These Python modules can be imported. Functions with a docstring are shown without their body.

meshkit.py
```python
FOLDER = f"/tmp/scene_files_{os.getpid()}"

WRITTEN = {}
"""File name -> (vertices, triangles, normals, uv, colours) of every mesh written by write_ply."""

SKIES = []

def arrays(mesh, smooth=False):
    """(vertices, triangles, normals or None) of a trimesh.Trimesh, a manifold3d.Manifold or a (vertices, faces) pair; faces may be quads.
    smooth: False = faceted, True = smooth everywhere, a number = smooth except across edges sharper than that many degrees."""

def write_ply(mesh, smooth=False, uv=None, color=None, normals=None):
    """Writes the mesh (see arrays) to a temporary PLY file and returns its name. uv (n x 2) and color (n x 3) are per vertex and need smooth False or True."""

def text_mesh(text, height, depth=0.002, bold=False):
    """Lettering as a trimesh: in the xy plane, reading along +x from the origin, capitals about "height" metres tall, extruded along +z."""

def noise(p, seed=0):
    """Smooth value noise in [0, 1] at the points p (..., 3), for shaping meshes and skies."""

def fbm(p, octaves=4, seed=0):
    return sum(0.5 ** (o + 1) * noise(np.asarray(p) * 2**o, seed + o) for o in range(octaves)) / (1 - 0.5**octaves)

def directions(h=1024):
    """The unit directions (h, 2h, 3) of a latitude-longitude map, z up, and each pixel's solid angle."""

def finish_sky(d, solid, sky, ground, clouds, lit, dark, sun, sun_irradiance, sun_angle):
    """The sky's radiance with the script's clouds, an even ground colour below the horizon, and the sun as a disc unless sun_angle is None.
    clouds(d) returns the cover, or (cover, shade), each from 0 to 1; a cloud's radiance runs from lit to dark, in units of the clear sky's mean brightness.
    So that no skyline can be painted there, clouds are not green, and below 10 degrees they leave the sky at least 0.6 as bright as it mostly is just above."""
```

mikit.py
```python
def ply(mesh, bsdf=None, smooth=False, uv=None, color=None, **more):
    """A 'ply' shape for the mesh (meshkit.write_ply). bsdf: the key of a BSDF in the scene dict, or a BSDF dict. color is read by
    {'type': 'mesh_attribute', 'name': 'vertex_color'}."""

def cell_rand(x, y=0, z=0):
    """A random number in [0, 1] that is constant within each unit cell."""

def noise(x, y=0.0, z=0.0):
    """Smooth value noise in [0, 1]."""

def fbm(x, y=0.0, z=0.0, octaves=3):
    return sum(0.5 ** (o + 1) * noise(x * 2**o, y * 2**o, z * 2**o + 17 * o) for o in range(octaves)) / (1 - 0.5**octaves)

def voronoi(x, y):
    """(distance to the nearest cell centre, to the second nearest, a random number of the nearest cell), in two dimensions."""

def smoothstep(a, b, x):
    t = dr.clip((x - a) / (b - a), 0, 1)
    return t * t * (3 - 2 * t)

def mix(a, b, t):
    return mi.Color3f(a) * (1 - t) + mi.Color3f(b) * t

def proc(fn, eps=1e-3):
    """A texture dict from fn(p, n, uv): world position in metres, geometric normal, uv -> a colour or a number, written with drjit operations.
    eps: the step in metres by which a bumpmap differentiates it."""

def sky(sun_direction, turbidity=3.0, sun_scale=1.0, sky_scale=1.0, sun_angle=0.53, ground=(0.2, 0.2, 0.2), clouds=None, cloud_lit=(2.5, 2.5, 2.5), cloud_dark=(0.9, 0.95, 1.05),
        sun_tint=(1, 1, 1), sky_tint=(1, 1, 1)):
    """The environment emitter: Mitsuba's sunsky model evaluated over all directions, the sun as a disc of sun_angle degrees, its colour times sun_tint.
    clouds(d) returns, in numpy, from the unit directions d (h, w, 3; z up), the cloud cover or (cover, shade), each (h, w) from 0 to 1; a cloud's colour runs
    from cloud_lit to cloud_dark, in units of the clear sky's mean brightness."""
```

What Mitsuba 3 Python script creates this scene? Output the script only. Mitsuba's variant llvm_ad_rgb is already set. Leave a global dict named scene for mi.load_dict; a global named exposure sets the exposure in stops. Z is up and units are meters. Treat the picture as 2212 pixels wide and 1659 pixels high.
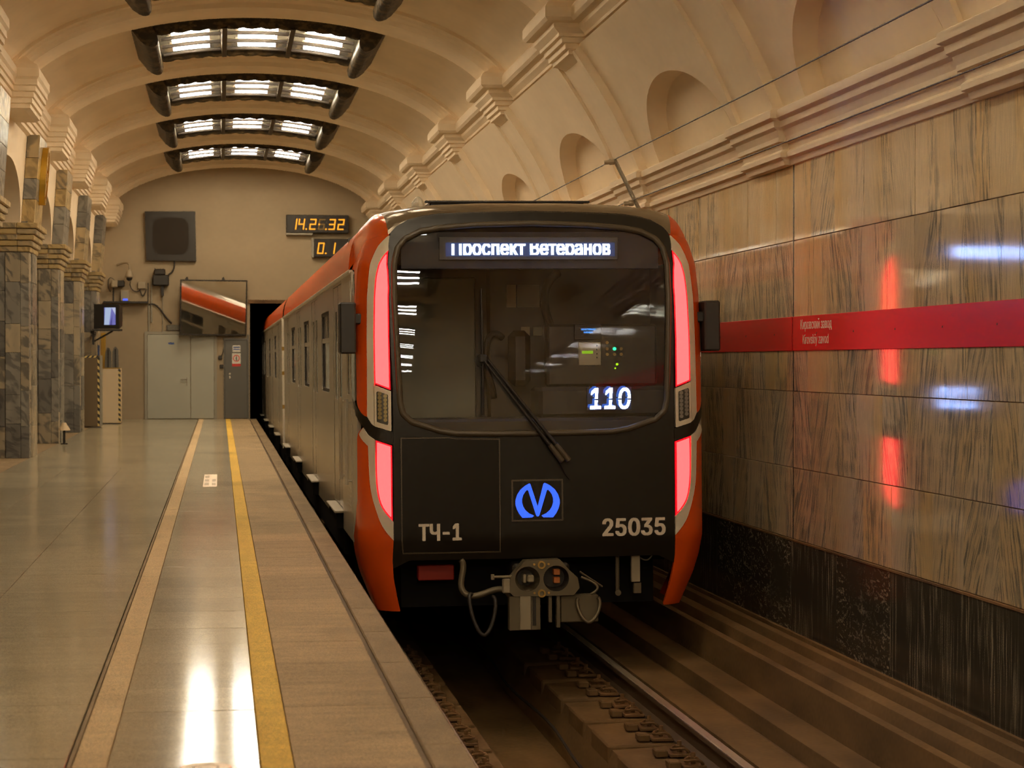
import math, random
import numpy as np
import trimesh
import drjit as dr
import mitsuba as mi
import mikit, meshkit
from mikit import noise, fbm, cell_rand, smoothstep, mix
from shapely.geometry import Polygon, Point, box as sbox
from shapely.ops import unary_union
from scipy.spatial import Delaunay

T = mi.ScalarTransform4f
scene, labels = {}, {}
PI = math.pi

# ------------------------------------------------------------------ camera, light levels, exposure
F_PX, YAW, PITCH, CAM_H = 4500.0, 7.9817, 0.6048, 1.30
exposure = 0.08
LAMP = [78.0, 63.0, 43.0]          # radiance of the fluorescent tubes
cam_o = [0, 0, CAM_H]
_f = [math.sin(math.radians(YAW)) * math.cos(math.radians(PITCH)), math.cos(math.radians(YAW)) * math.cos(math.radians(PITCH)), -math.sin(math.radians(PITCH))]
scene['camera'] = {'type': 'thinlens', 'fov': 2 * math.degrees(math.atan(1106.0 / F_PX)), 'fov_axis': 'x', 'aperture_radius': 0.006, 'focus_distance': 16.0,
                   'near_clip': 0.1, 'far_clip': 300.0,
                   'to_world': T().look_at(origin=cam_o, target=[cam_o[i] + _f[i] for i in range(3)], up=[0, 0, 1])}

# ------------------------------------------------------------------ materials
def P(name, color, rough=0.5, metal=0.0, spec=0.5, bump=None, **k):
    c = color if isinstance(color, dict) else {'type': 'rgb', 'value': list(color)}
    b = {'type': 'principled', 'base_color': c, 'roughness': rough, 'metallic': metal, 'specular': spec, **k}
    scene['mat_' + name] = {'type': 'twosided', 'b': b}
    return name

def plaster_fn(base):
    def fn(p, n, uv):
        a = fbm(p.x * 1.3 + 5, p.y * 1.3, p.z * 1.3 + 2, octaves=3)
        b = noise(p.x * 14, p.y * 14, p.z * 14)
        return mi.Color3f(base) * (0.88 + 0.2 * a + 0.04 * b)
    return fn
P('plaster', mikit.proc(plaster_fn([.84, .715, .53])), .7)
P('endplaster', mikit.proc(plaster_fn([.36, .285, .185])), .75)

def granite_fn(base, amp=.35, sx=5, sy=60):
    def fn(p, n, uv):
        st = fbm(p.x * sx, p.y * sy * .35, p.z * 8, octaves=3)
        sp = noise(p.x * 190, p.y * 120, p.z * 190) * .6 + noise(p.x * 420, p.y * 260, 3.0) * .4
        big = fbm(p.x * .9 + 3, p.y * .6, 1.0, octaves=2)
        stain = smoothstep(.62, .8, fbm(p.x * 1.7, p.y * .8 + 40, 3.0, octaves=3))
        c = mi.Color3f(base) * (1 - amp * .35 + amp * .7 * st) * (.68 + .64 * sp) * (.85 + .3 * big)
        return c * (1 - .16 * stain)
    return fn
for i, k in enumerate((.93, 1.0, 1.08)):
    P(f'granite_hall_{i}', mikit.proc(granite_fn([.255 * k, .228 * k, .16 * k])), .13, spec=.5)
    P(f'granite_walk_{i}', mikit.proc(granite_fn([.37 * k, .33 * k, .245 * k], .25)), .10, spec=.5)
    P(f'granite_edge_{i}', mikit.proc(granite_fn([.375 * k, .28 * k, .165 * k], .45)), .75, spec=.12)
P('granite_curb', mikit.proc(granite_fn([.25, .185, .11], .6, 9, 20)), .75, spec=.12)
P('strip_beige', mikit.proc(granite_fn([.64, .49, .30], .2)), .8, spec=.1)
P('strip_yellow', mikit.proc(granite_fn([.78, .52, .11], .25, 2, 30)), .75, spec=.12)
P('grout', (.30, .25, .165), .8)

def marble_wall_fn(seed, tilt, dens, tone, grey):
    def fn(p, n, uv):
        w = fbm(p.y * 1.3 + seed * 7, p.z * 1.1 + seed, seed * 3.0, octaves=3)
        u = p.y + p.z * tilt + .22 * w
        d = smoothstep(.50 - .22 * dens, .74 - .16 * dens, fbm(u * 3.1 + seed * 5, p.z * .75, seed * 1.7, octaves=3))
        s1 = smoothstep(.58, .86, noise(u * 62 + seed, p.z * 4.5 + 2 * w, seed))
        s2 = smoothstep(.52, .86, noise(u * 170 + seed, p.z * 9, seed + 4))
        s3 = noise(u * 300, p.z * 16.0, seed + 9)
        m = dr.minimum(d * (1.0 * s1 * (.45 + s3) + 1.1 * s2 * (.35 + s3)) + .10 * s2, 1)
        gold = smoothstep(.40, .72, fbm(p.y * 2.4 + seed * 3, p.z * .7, 7.0 + seed, octaves=3))
        c = mix([.74 * tone, .62 * tone, .42 * tone], [.69 * tone, .525 * tone, .27 * tone], gold)
        c = mix(c, [.54, .485, .375], grey)
        return mix(c * (.86 + .28 * s3), [.075, .075, .07], .88 * m)
    return fn
MARB = [P(f'marble_wall_{k}', mikit.proc(marble_wall_fn(*a)), .085, spec=.55) for k, a in enumerate([(1.0, .05, .15, 1.0, .0), (2.0, -.12, .55, .95, .05), (3.0, .22, .95, .98, .3), (4.0, .0, .35, 1.06, .0), (5.0, .42, 1.25, .95, .45), (6.0, -.28, 1.1, 1.0, .35)])]

def plinth_fn(p, n, uv):
    r = cell_rand(dr.floor(p.y / .6), 1, 3)
    w = fbm(p.y * 3, p.z * 3, 5.0, octaves=3)
    vert = noise(p.y * 70 + 2 * w, p.z * 3.5, 1.0) * .6 + noise(p.y * 190, p.z * 7, 2.0) * .4
    blot = noise(p.y * 22 + 7 * w, p.z * 55 + 9 * w, 9.0) * .55 + noise(p.y * 60 + 5 * w, p.z * 120, 3.0) * .45
    v = dr.select(r < .45, blot, vert)
    m = smoothstep(.52, .88, v) * smoothstep(.2, .7, fbm(p.y * 2.5, p.z * 2.5, 1.0, octaves=2))
    return mix([.038, .034, .027], [.30, .27, .20], m * .85)
P('marble_plinth', mikit.proc(plinth_fn), .12, spec=.35)

def column_fn(base, vein, seed, amt):
    def fn(p, n, uv):
        h = p.x + p.y
        w = fbm(h * 2 + seed, p.z * 2, seed * 1.0, octaves=3)
        v = fbm(h * 9 + 4 * w + seed, p.z * 15 + 9 * w + h * 9, seed * 3.0, octaves=3)
        m = smoothstep(.44, .72, v)
        return mix(base, vein, amt * m) * (.85 + .3 * noise(h * 9, p.z * 3, seed))
    return fn
COLB = [P('column_grey', mikit.proc(column_fn([.24, .23, .20], [.085, .085, .08], 3, .7)), .25),
        P('column_dark', mikit.proc(column_fn([.155, .15, .135], [.06, .06, .06], 11, .7)), .25),
        P('column_light', mikit.proc(column_fn([.44, .375, .26], [.20, .19, .17], 23, .6)), .25),
        P('column_mixed', mikit.proc(column_fn([.34, .29, .205], [.09, .09, .08], 37, .8)), .25)]
COLY = [P('column_gold', mikit.proc(column_fn([.46, .34, .15], [.22, .15, .06], 5, .7)), .3),
        P('column_amber', mikit.proc(column_fn([.40, .31, .17], [.10, .09, .07], 51, .7)), .3)]

def concrete_fn(base):
    def fn(p, n, uv):
        a = fbm(p.x * 3, p.y * 1.2, p.z * 3, octaves=3)
        b = noise(p.x * 45, p.y * 45, p.z * 45)
        return mi.Color3f(base) * (.25 + 1.3 * a + .2 * b)
    return fn
P('concrete', mikit.proc(concrete_fn([.105, .060, .022])), .85)
P('concrete_dark', mikit.proc(concrete_fn([.095, .066, .040])), .9)
P('rust', mikit.proc(concrete_fn([.115, .06, .022])), .8)
P('rail_steel', (.62, .55, .42), .62, .8)
P('rail_side', (.07, .045, .025), .7)

def bronze_fn(p, n, uv):
    a = fbm(p.x * 16, p.y * 16, p.z * 16, octaves=3)
    return mix([.012, .008, .003], [.062, .038, .012], smoothstep(.38, .72, a))
P('bronze', mikit.proc(bronze_fn), .55, .3)
P('bronze_plain', (.03, .018, .007), .5, .3)
P('lamp_white', (.22, .20, .15), .5)
P('lamp_plate', (.045, .028, .012), .6)
P('lamp_rod', (.10, .09, .085), .3)
P('gold', (.75, .48, .08), .3, 1.0)

P('orange', (.72, .085, .006), .18, clearcoat=.6, clearcoat_gloss=.9)
P('steel', (.33, .30, .235), .25, .1, .35)
P('steel_door', (.31, .28, .22), .22, .1, .35)
P('steel_light', (.50, .46, .37), .3, .2)
P('mask_black', (.009, .0075, .005), .33, spec=.35)
P('hatch_black', (.008, .0068, .005), .26, spec=.35)
P('gasket', (.055, .043, .026), .42)
P('rubber', (.012, .011, .010), .5)
P('trim_white', (.90, .84, .68), .25, clearcoat=.5)
P('roof_grey', (.15, .115, .07), .17, .2, clearcoat=.4)
P('roof_dark', (.012, .012, .014), .3)
P('window_dark', (.014, .013, .012), .06, spec=.7)
P('lens_led', (.34, .27, .12), .2, .5)
P('lens_body', (.035, .032, .025), .3)
P('lens_grey', (.24, .23, .21), .2, .3)
P('coupler', (.125, .105, .066), .5, .5)
P('coupler_light', (.30, .26, .18), .5, .4)
P('coupler_dark', (.016, .013, .010), .6)
P('brass', (.62, .42, .14), .35, 1.0)
P('copper_block', (.48, .16, .04), .5)
P('under_black', (.0045, .004, .0035), .85, spec=.15)
P('under_red', (.30, .018, .010), .6)
P('lettering', (.88, .83, .70), .5)
P('cab_wall', (.30, .285, .215), .6)
P('cab_door', (.27, .265, .20), .55)
P('cab_dark', (.014, .013, .012), .5)
P('cab_mid', (.045, .042, .034), .5)
P('paper', (.60, .52, .38), .7)
P('device', (.55, .50, .38), .5)
P('header', (.010, .011, .016), .6)
scene['mat_glass'] = {'type': 'thindielectric', 'int_ior': 1.75}
P('red_band', (.62, .012, .018), .28)
P('band_letter', (.85, .80, .70), .5)
P('black_panel', (.013, .009, .005), .5)
P('black_mesh', (.020, .013, .007), .8)
P('black_metal', (.018, .016, .013), .5)
P('door_grey', (.40, .40, .33), .45)
P('door_dark', (.105, .10, .085), .4)
P('frame_grey', (.30, .28, .22), .5)
P('cable', (.03, .025, .02), .6)
P('cream_box', (.34, .28, .19), .5)
P('mirror', (.86, .86, .84), .04, 1.0)
P('hazard_yellow', (.72, .55, .20), .5)
P('hazard_black', (.015, .013, .012), .5)
P('cabinet_bronze', (.155, .11, .058), .35, .4)
P('cabinet_white', (.72, .58, .38), .5)
P('sign_white', (.70, .66, .58), .5)
P('sign_red', (.60, .04, .03), .5)
P('blue_plate', (.05, .10, .30), .5)
P('post_yellow', (.42, .25, .03), .5)
P('sticker', (.78, .60, .38), .45)
P('sticker_ink', (.40, .27, .14), .5)
P('sticker_rim', (.75, .36, .18), .5)
P('tunnel', (.03, .024, .018), .9)

def emit_bsdf(): return {'type': 'diffuse', 'reflectance': {'type': 'rgb', 'value': [.05, .05, .05]}}

def make_ply(mesh, mat=None, smooth=False):
    return mikit.ply(mesh, 'mat_' + mat if isinstance(mat, str) else mat, smooth)

# ------------------------------------------------------------------ bookkeeping
_count = {}
def numbered(name):
    n = _count.get(name, 0); _count[name] = n + 1
    return name if n == 0 else f'{name}_{n:03d}'
def thing(name, label, cat, group=None):
    k = numbered(name); labels[k] = {'label': label, 'category': cat}
    if group: labels[k]['group'] = group
    return k
def struct(name, mesh, mat, smooth=False):
    k = numbered(name); labels[k] = {'kind': 'structure'}
    if mesh is not None: scene[k] = make_ply(mesh, mat, smooth)
    return k
def part(parent, name, mesh, mat, smooth=False, emit=None, label=None, kind=None, tf=None):
    k = numbered(parent + '__' + name)
    d = mesh if isinstance(mesh, dict) else make_ply(mesh, mat if emit is None else emit_bsdf(), smooth)
    d = dict(d)
    if emit is not None: d['emitter'] = {'type': 'area', 'radiance': {'type': 'rgb', 'value': list(emit)}}
    if tf is not None: d['to_world'] = tf
    scene[k] = d
    if label or kind:
        labels[k] = {}
        if label: labels[k]['label'] = label
        if kind: labels[k]['kind'] = kind
    return k
def solo(name, label, cat, mesh, mat, smooth=False, group=None, emit=None):
    k = thing(name, label, cat, group)
    d = make_ply(mesh, mat if emit is None else emit_bsdf(), smooth)
    if emit is not None: d['emitter'] = {'type': 'area', 'radiance': {'type': 'rgb', 'value': list(emit)}}
    scene[k] = d
    return k

# ------------------------------------------------------------------ mesh helpers
def cat(*ms):
    ms = [m for m in ms if m is not None]
    return trimesh.util.concatenate(ms) if len(ms) > 1 else ms[0]
def box(x0, x1, y0, y1, z0, z1, bev=0.0):
    if bev <= 0:
        m = trimesh.creation.box(extents=[x1 - x0, y1 - y0, z1 - z0])
        m.apply_translation([(x0 + x1) / 2, (y0 + y1) / 2, (z0 + z1) / 2]); return m
    c = np.array([(x0 + x1) / 2, (y0 + y1) / 2, (z0 + z1) / 2]); h = np.array([x1 - x0, y1 - y0, z1 - z0]) / 2
    pts = []
    for s in np.ndindex(2, 2, 2):
        sg = np.array(s) * 2 - 1
        for a in range(3):
            q = h - bev; q[a] = h[a]
            pts.append(c + sg * q)
    return trimesh.convex.convex_hull(np.array(pts))
def xf(m, R=None, t=None):
    m = m.copy()
    if R is not None: m.vertices = m.vertices @ np.asarray(R, float).T
    if t is not None: m.apply_translation(t)
    if R is not None and np.linalg.det(np.asarray(R, float)) < 0: m.invert()
    return m
def rotm(axis, deg):
    return trimesh.transformations.rotation_matrix(math.radians(deg), axis)[:3, :3]
def tube(path, r, n=10, cap=True):
    p = np.asarray(path, float); m = len(p); r = np.broadcast_to(r, (m,))
    t = np.gradient(p, axis=0); t /= np.linalg.norm(t, axis=1, keepdims=True)
    a = np.array([0, 0, 1.0]) if abs(t[0, 2]) < .9 else np.array([1.0, 0, 0])
    nrm = np.cross(t[0], a); nrm /= np.linalg.norm(nrm)
    V = []
    for i in range(m):
        nrm = nrm - t[i] * (nrm @ t[i]); nrm /= np.linalg.norm(nrm)
        b = np.cross(t[i], nrm)
        ang = np.arange(n) * 2 * PI / n
        V.append(p[i] + r[i] * (np.cos(ang)[:, None] * nrm + np.sin(ang)[:, None] * b))
    V = np.vstack(V); Fc = []
    for i in range(m - 1):
        for j in range(n):
            a0, a1 = i * n + j, i * n + (j + 1) % n
            Fc += [[a0, a1, a1 + n], [a0, a1 + n, a0 + n]]
    if cap:
        V = np.vstack([V, p[0], p[-1]]); c0, c1 = len(V) - 2, len(V) - 1
        for j in range(n):
            Fc += [[c0, (j + 1) % n, j], [c1, (m - 1) * n + j, (m - 1) * n + (j + 1) % n]]
    return trimesh.Trimesh(V, Fc, process=False)
def spline(pts, n=24):
    from scipy.interpolate import CubicSpline
    p = np.asarray(pts, float); t = np.r_[0, np.cumsum(np.linalg.norm(np.diff(p, axis=0), axis=1))]
    return CubicSpline(t, p)(np.linspace(0, t[-1], n))
def cyl(c, axis, r, l, n=20, r2=None):
    """cylinder (or cone) starting at c along axis"""
    axis = np.asarray(axis, float) / np.linalg.norm(axis)
    return tube([c, np.asarray(c) + axis * l], [r, r if r2 is None else r2], n)
def extrude_y(poly, y0, y1):
    """shapely polygon in (x, z) extruded along Y"""
    m = trimesh.creation.extrude_polygon(poly, y1 - y0, engine='earcut')
    v = m.vertices.copy(); m.vertices = np.stack([v[:, 0], y1 - v[:, 2], v[:, 1]], 1)
    return m
def extrude_x(poly, x0, x1):
    """shapely polygon in (y, z) extruded along X"""
    m = trimesh.creation.extrude_polygon(poly, x1 - x0, engine='earcut')
    v = m.vertices.copy(); m.vertices = np.stack([v[:, 2] + x0, v[:, 0], v[:, 1]], 1)
    return m
def extrude_z(poly, z0, z1):
    m = trimesh.creation.extrude_polygon(poly, z1 - z0, engine='earcut'); m.apply_translation([0, 0, z0]); return m
def grid_mesh(Pts):
    """(m, n, 3) array of points -> quads"""
    m, n = Pts.shape[:2]; idx = np.arange(m * n).reshape(m, n)
    a, b, c, d = idx[:-1, :-1].ravel(), idx[1:, :-1].ravel(), idx[1:, 1:].ravel(), idx[:-1, 1:].ravel()
    return trimesh.Trimesh(Pts.reshape(-1, 3), np.vstack([np.stack([a, b, c], 1), np.stack([a, c, d], 1)]), process=False)
def patch2d(poly, h):
    """points and triangles that fill a 2-D polygon with points about h apart; rings lists the boundary loops"""
    poly = poly.segmentize(h * .5)
    pts, rings = [], []
    for ring in [poly.exterior, *poly.interiors]:
        c = np.array(ring.coords)[:-1]; rings.append((len(pts), len(c))); pts += c.tolist()
    x0, y0, x1, y1 = poly.bounds
    inner = poly.buffer(-h * .45)
    gx, gy = np.meshgrid(np.arange(x0 + h / 2, x1, h), np.arange(y0 + h / 2, y1, h))
    import shapely
    keep = shapely.contains_xy(inner, gx.ravel(), gy.ravel())
    V = np.vstack([np.array(pts), np.stack([gx.ravel()[keep], gy.ravel()[keep]], 1)])
    tri = Delaunay(V).simplices
    cen = V[tri].mean(1)
    ok = shapely.contains_xy(poly.buffer(1e-6), cen[:, 0], cen[:, 1])
    tri = tri[ok]
    a = V[tri]; cr = (a[:, 1, 0] - a[:, 0, 0]) * (a[:, 2, 1] - a[:, 0, 1]) - (a[:, 1, 1] - a[:, 0, 1]) * (a[:, 2, 0] - a[:, 0, 0])
    tri = tri[np.abs(cr) > 1e-9]; cr = cr[np.abs(cr) > 1e-9]
    tri[cr < 0] = tri[cr < 0][:, ::-1]
    return V, tri, rings
def shell(poly, h, fn, off, thick):
    """solid panel: polygon mapped by fn (2-D -> point, outward normal), its outside at off, thick deep"""
    V, F, rings = patch2d(poly, h)
    Pn, N = fn(V)
    top, bot = Pn + N * off, Pn + N * (off - thick)
    n = len(V); W = np.vstack([top, bot]); G = [F, F[:, ::-1] + n]
    for s, c in rings:
        i = np.arange(c) + s; j = np.roll(i, -1)
        G += [np.stack([i, i + n, j], 1), np.stack([j, i + n, j + n], 1)]
    m = trimesh.Trimesh(W, np.vstack(G), process=False)
    nn = np.cross(top[F[:, 1]] - top[F[:, 0]], top[F[:, 2]] - top[F[:, 0]])
    if (nn * N[F[:, 0]]).sum() < 0: m.invert()
    return m
def text(s, height, bold=False, depth=.004, width=None):
    m = meshkit.text_mesh(s, height, depth, bold)
    if width: m.vertices[:, 0] *= width / (m.vertices[:, 0].max() - m.vertices[:, 0].min())
    m.vertices[:, 0] -= m.vertices[:, 0].min()
    return m
FRONT = np.array([[1, 0, 0], [0, 0, -1], [0, 1, 0]])       # xy lettering -> facing -Y
RIGHTW = np.array([[0, 0, -1], [-1, 0, 0], [0, 1, 0]])     # xy lettering -> on the right wall, facing -X
rng = random.Random(7)

# ================================================================== SETTING
Y_END, Y_BACK, BAY = 48.0, -32.0, 5.15
RIBS = [21.3 + BAY * k for k in range(-10, 6)]             # rib centres
VC, VR, VB = np.array([.52, 4.45]), 3.20, 1.40             # vault ellipse: centre (x, z), half width, rise
TH = math.radians(86)
def vault(th, y, d=0.0):
    th, y, d = np.broadcast_arrays(np.asarray(th, float), y, d)
    return np.stack([VC[0] + (VR - d) * np.sin(th), y, VC[1] + (VB - d) * np.cos(th)], -1)
def vgrid(t0, t1, y0, y1, d0=0.0, nt=40, ny=2):
    t, y = np.meshgrid(np.linspace(t0, t1, nt), np.linspace(y0, y1, ny), indexing='ij')
    return grid_mesh(vault(t, y, d0))
HT = math.radians(30)
HY = 1.30                                                  # half length of a lamp opening along the hall
LAMPS = [c + BAY / 2 for c in RIBS[:-1]]
ms = []
for c in LAMPS:
    y0, y1 = c - BAY / 2, c + BAY / 2
    ms += [vgrid(-TH, -HT, y0, y1, nt=16), vgrid(HT, TH, y0, y1, nt=16), vgrid(-HT, HT, y0, c - HY, nt=24), vgrid(-HT, HT, c + HY, y1, nt=24)]
ms += [vgrid(-TH, TH, Y_BACK, RIBS[0]), vgrid(-TH, TH, RIBS[-1], Y_END + .3)]
ceiling = struct('ceiling', cat(*ms), 'plaster', True)
RIBP = [(-.70, -.02), (-.70, .045), (-.60, .05), (-.57, .075), (-.44, .10), (-.40, .155), (-.30, .17), (.30, .17), (.40, .155), (.44, .10), (.57, .075), (.60, .05), (.70, .045), (.70, -.02)]
t = np.linspace(-TH, TH, 91)
rib = grid_mesh(np.stack([vault(t, yo, d) for yo, d in RIBP], 0))
ribd = make_ply(rib, 'plaster', 25)
for c in RIBS: part(ceiling, 'rib', ribd, None, tf=T().translate([0, c, 0]))

# cornices: profile points (offset from its wall line, z), run along Y with a jog at every rib
def cornice(prof, x0, sign, jog, hw, y0, y1, centres):
    prof = np.asarray(prof, float); o, z = prof[:, 0], prof[:, 1]
    st = [(o * 0 + y0, o * 0)]
    for c in centres:
        if c - hw < y0 or c + hw > y1: continue
        st += [(c - hw - o, o * 0), (c - hw - o, o * 0 + jog), (c + hw + o, o * 0 + jog), (c + hw + o, o * 0)]
    st.append((o * 0 + y1, o * 0))
    G = np.stack([np.stack([x0 + sign * (o + s), y, z], 1) for y, s in st], 0)
    return grid_mesh(G)
UP = [(-.45, 5.04), (.02, 5.00), (.10, 4.925), (.16, 4.89), (.19, 4.84), (.19, 4.74), (.16, 4.70), (.09, 4.685), (.085, 4.63), (.03, 4.57), (.025, 4.53), (-.01, 4.525), (-.015, 4.46), (-.05, 4.455), (-.055, 4.39), (-.09, 4.385), (-.095, 4.33), (-.13, 4.32), (-.20, 4.27), (-.28, 4.26)]
LUP = [(-.45, 5.04), (.02, 5.00), (.10, 4.925), (.16, 4.89), (.19, 4.84), (.19, 4.74), (.165, 4.71), (.165, 4.64), (.145, 4.63), (.145, 4.57), (.12, 4.56), (.12, 4.50), (.10, 4.49), (.10, 4.43), (.075, 4.42), (.075, 4.37), (.02, 4.34), (-.30, 4.33)]
RUP = [(o, z if z > 4.74 else 4.74 + (z - 4.74) * .80) for o, z in UP]
struct('trim_1', cornice(LUP, -2.60, 1, .26, .60, Y_BACK, Y_END, RIBS), 'plaster', 20)
struct('trim_2', cornice(RUP, 3.66, -1, .26, .60, Y_BACK, Y_END, RIBS), 'plaster', 20)
LOW = [(-.12, 3.26), (.13, 3.235), (.165, 3.215), (.165, 3.155), (.13, 3.135), (.125, 3.09), (.095, 3.07), (.075, 3.02), (.075, 2.985), (.045, 2.975), (.03, 2.93), (.055, 2.905), (.055, 2.87), (.025, 2.855), (.01, 2.815), (-.05, 2.81)]
WALLP = [c - .0 for c in np.arange(16.15 - BAY * 9, 48, BAY)]
struct('trim_3', cornice(LOW, 4.36, -1, .05, .56, Y_BACK, Y_END, WALLP), 'plaster', 20)

# right wall: backing, inclined haunch with pilaster bands and lunette niches
def haunch_x(z):
    q = np.clip((z - 3.22) / 1.2, 0, 1.1)
    return 4.30 - .66 * q + .05 * np.sin(PI * q)
def haunch(V):
    y, z = V[:, 0], V[:, 1]
    Pn = np.stack([haunch_x(z), y, z], 1)
    dx = (haunch_x(z + .01) - haunch_x(z - .01)) / .02
    N = np.stack([-np.ones_like(z), 0 * z, dx], 1); N /= np.linalg.norm(N, axis=1, keepdims=True)
    return Pn, N
wall_right = struct('wall_right', box(4.40, 4.6, Y_BACK, Y_END + .3, -1.4, 3.30), 'endplaster')
NW, NH = 1.50, .70
def niche_curve(c, n=40):
    a = np.linspace(0, PI, n)
    return np.stack([c + NW * np.cos(a), 3.22 + NH * np.sin(a) ** .9], 1)
for c0 in np.arange(13.575 - BAY * 8, 48, BAY):
    c = c0 - .12
    bay = sbox(c0 - BAY / 2, 3.22, c0 + BAY / 2, 4.50).difference(Polygon(niche_curve(c)).union(sbox(c - NW, 3.0, c + NW, 3.221)))
    m = shell(bay, .14, haunch, 0, .03)
    cv = niche_curve(c); q = np.stack([haunch_x(cv[:, 1]) - .002, cv[:, 0], cv[:, 1]], 1); q2 = q.copy(); q2[:, 0] += .21
    back = shell(Polygon(niche_curve(c)).buffer(.04), .12, haunch, -.17, .02)
    part(wall_right, 'lunette_bay', cat(m, grid_mesh(np.stack([q, q2], 0))), 'plaster', 30); part(wall_right, 'lunette_back', back, 'plaster', 30)
for c in WALLP:
    pb = sbox(c - .60, 3.2, c + .60, 4.48); pb2 = sbox(c - .60, 3.2, c - .47, 4.48).union(sbox(c + .50, 3.2, c + .60, 4.48))
    part(wall_right, 'pilaster_band', cat(shell(pb, .15, haunch, .05, .06), *[shell(g, .10, haunch, .085, .05) for g in pb2.geoms]), 'plaster', 30)
# marble slabs on the right wall
XW = 4.37
ROWS = [(-.06, .488), (.488, 1.076), (1.076, 1.645), (1.645, 2.232), (2.232, 2.83)]
SEAMS = [15.57 + BAY * k for k in range(-9, 7)]
for (z0, z1) in ROWS:
    for y0 in SEAMS:
        if y0 + BAY < 9.5: continue
        n = rng.choice([9, 10, 11])
        cuts = np.linspace(y0 + .012, y0 + BAY - .012, n + 1)
        cuts[1:-1] += np.array([rng.uniform(-.12, .12) for _ in range(n - 1)])
        if y0 > 22:
            part(wall_right, 'marble_panel', box(XW, 4.41, cuts[0], cuts[-1], z0 + .002, z1 - .002), MARB[1]); continue
        for a, b in zip(cuts[:-1], cuts[1:]):
            if b < 9.6 or a > 26: continue
            part(wall_right, 'marble_slab', box(XW - rng.uniform(0, .0025), 4.41, a + .0012, b - .0012, z0 + .0025, z1 - .0025, .0015), rng.choices(MARB, [[1, 2, 5, 1, 5, 5], [1, 2, 5, 1, 4, 4], [2, 3, 3, 2, 2, 2], [3, 3, 1.5, 3, .6, 1], [4, 3, .5, 4, .2, .3]][ROWS.index((z0, z1))])[0])
part(wall_right, 'marble_panel', box(XW, 4.41, Y_BACK, 9.55, -.06, 2.83), MARB[0])
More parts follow.
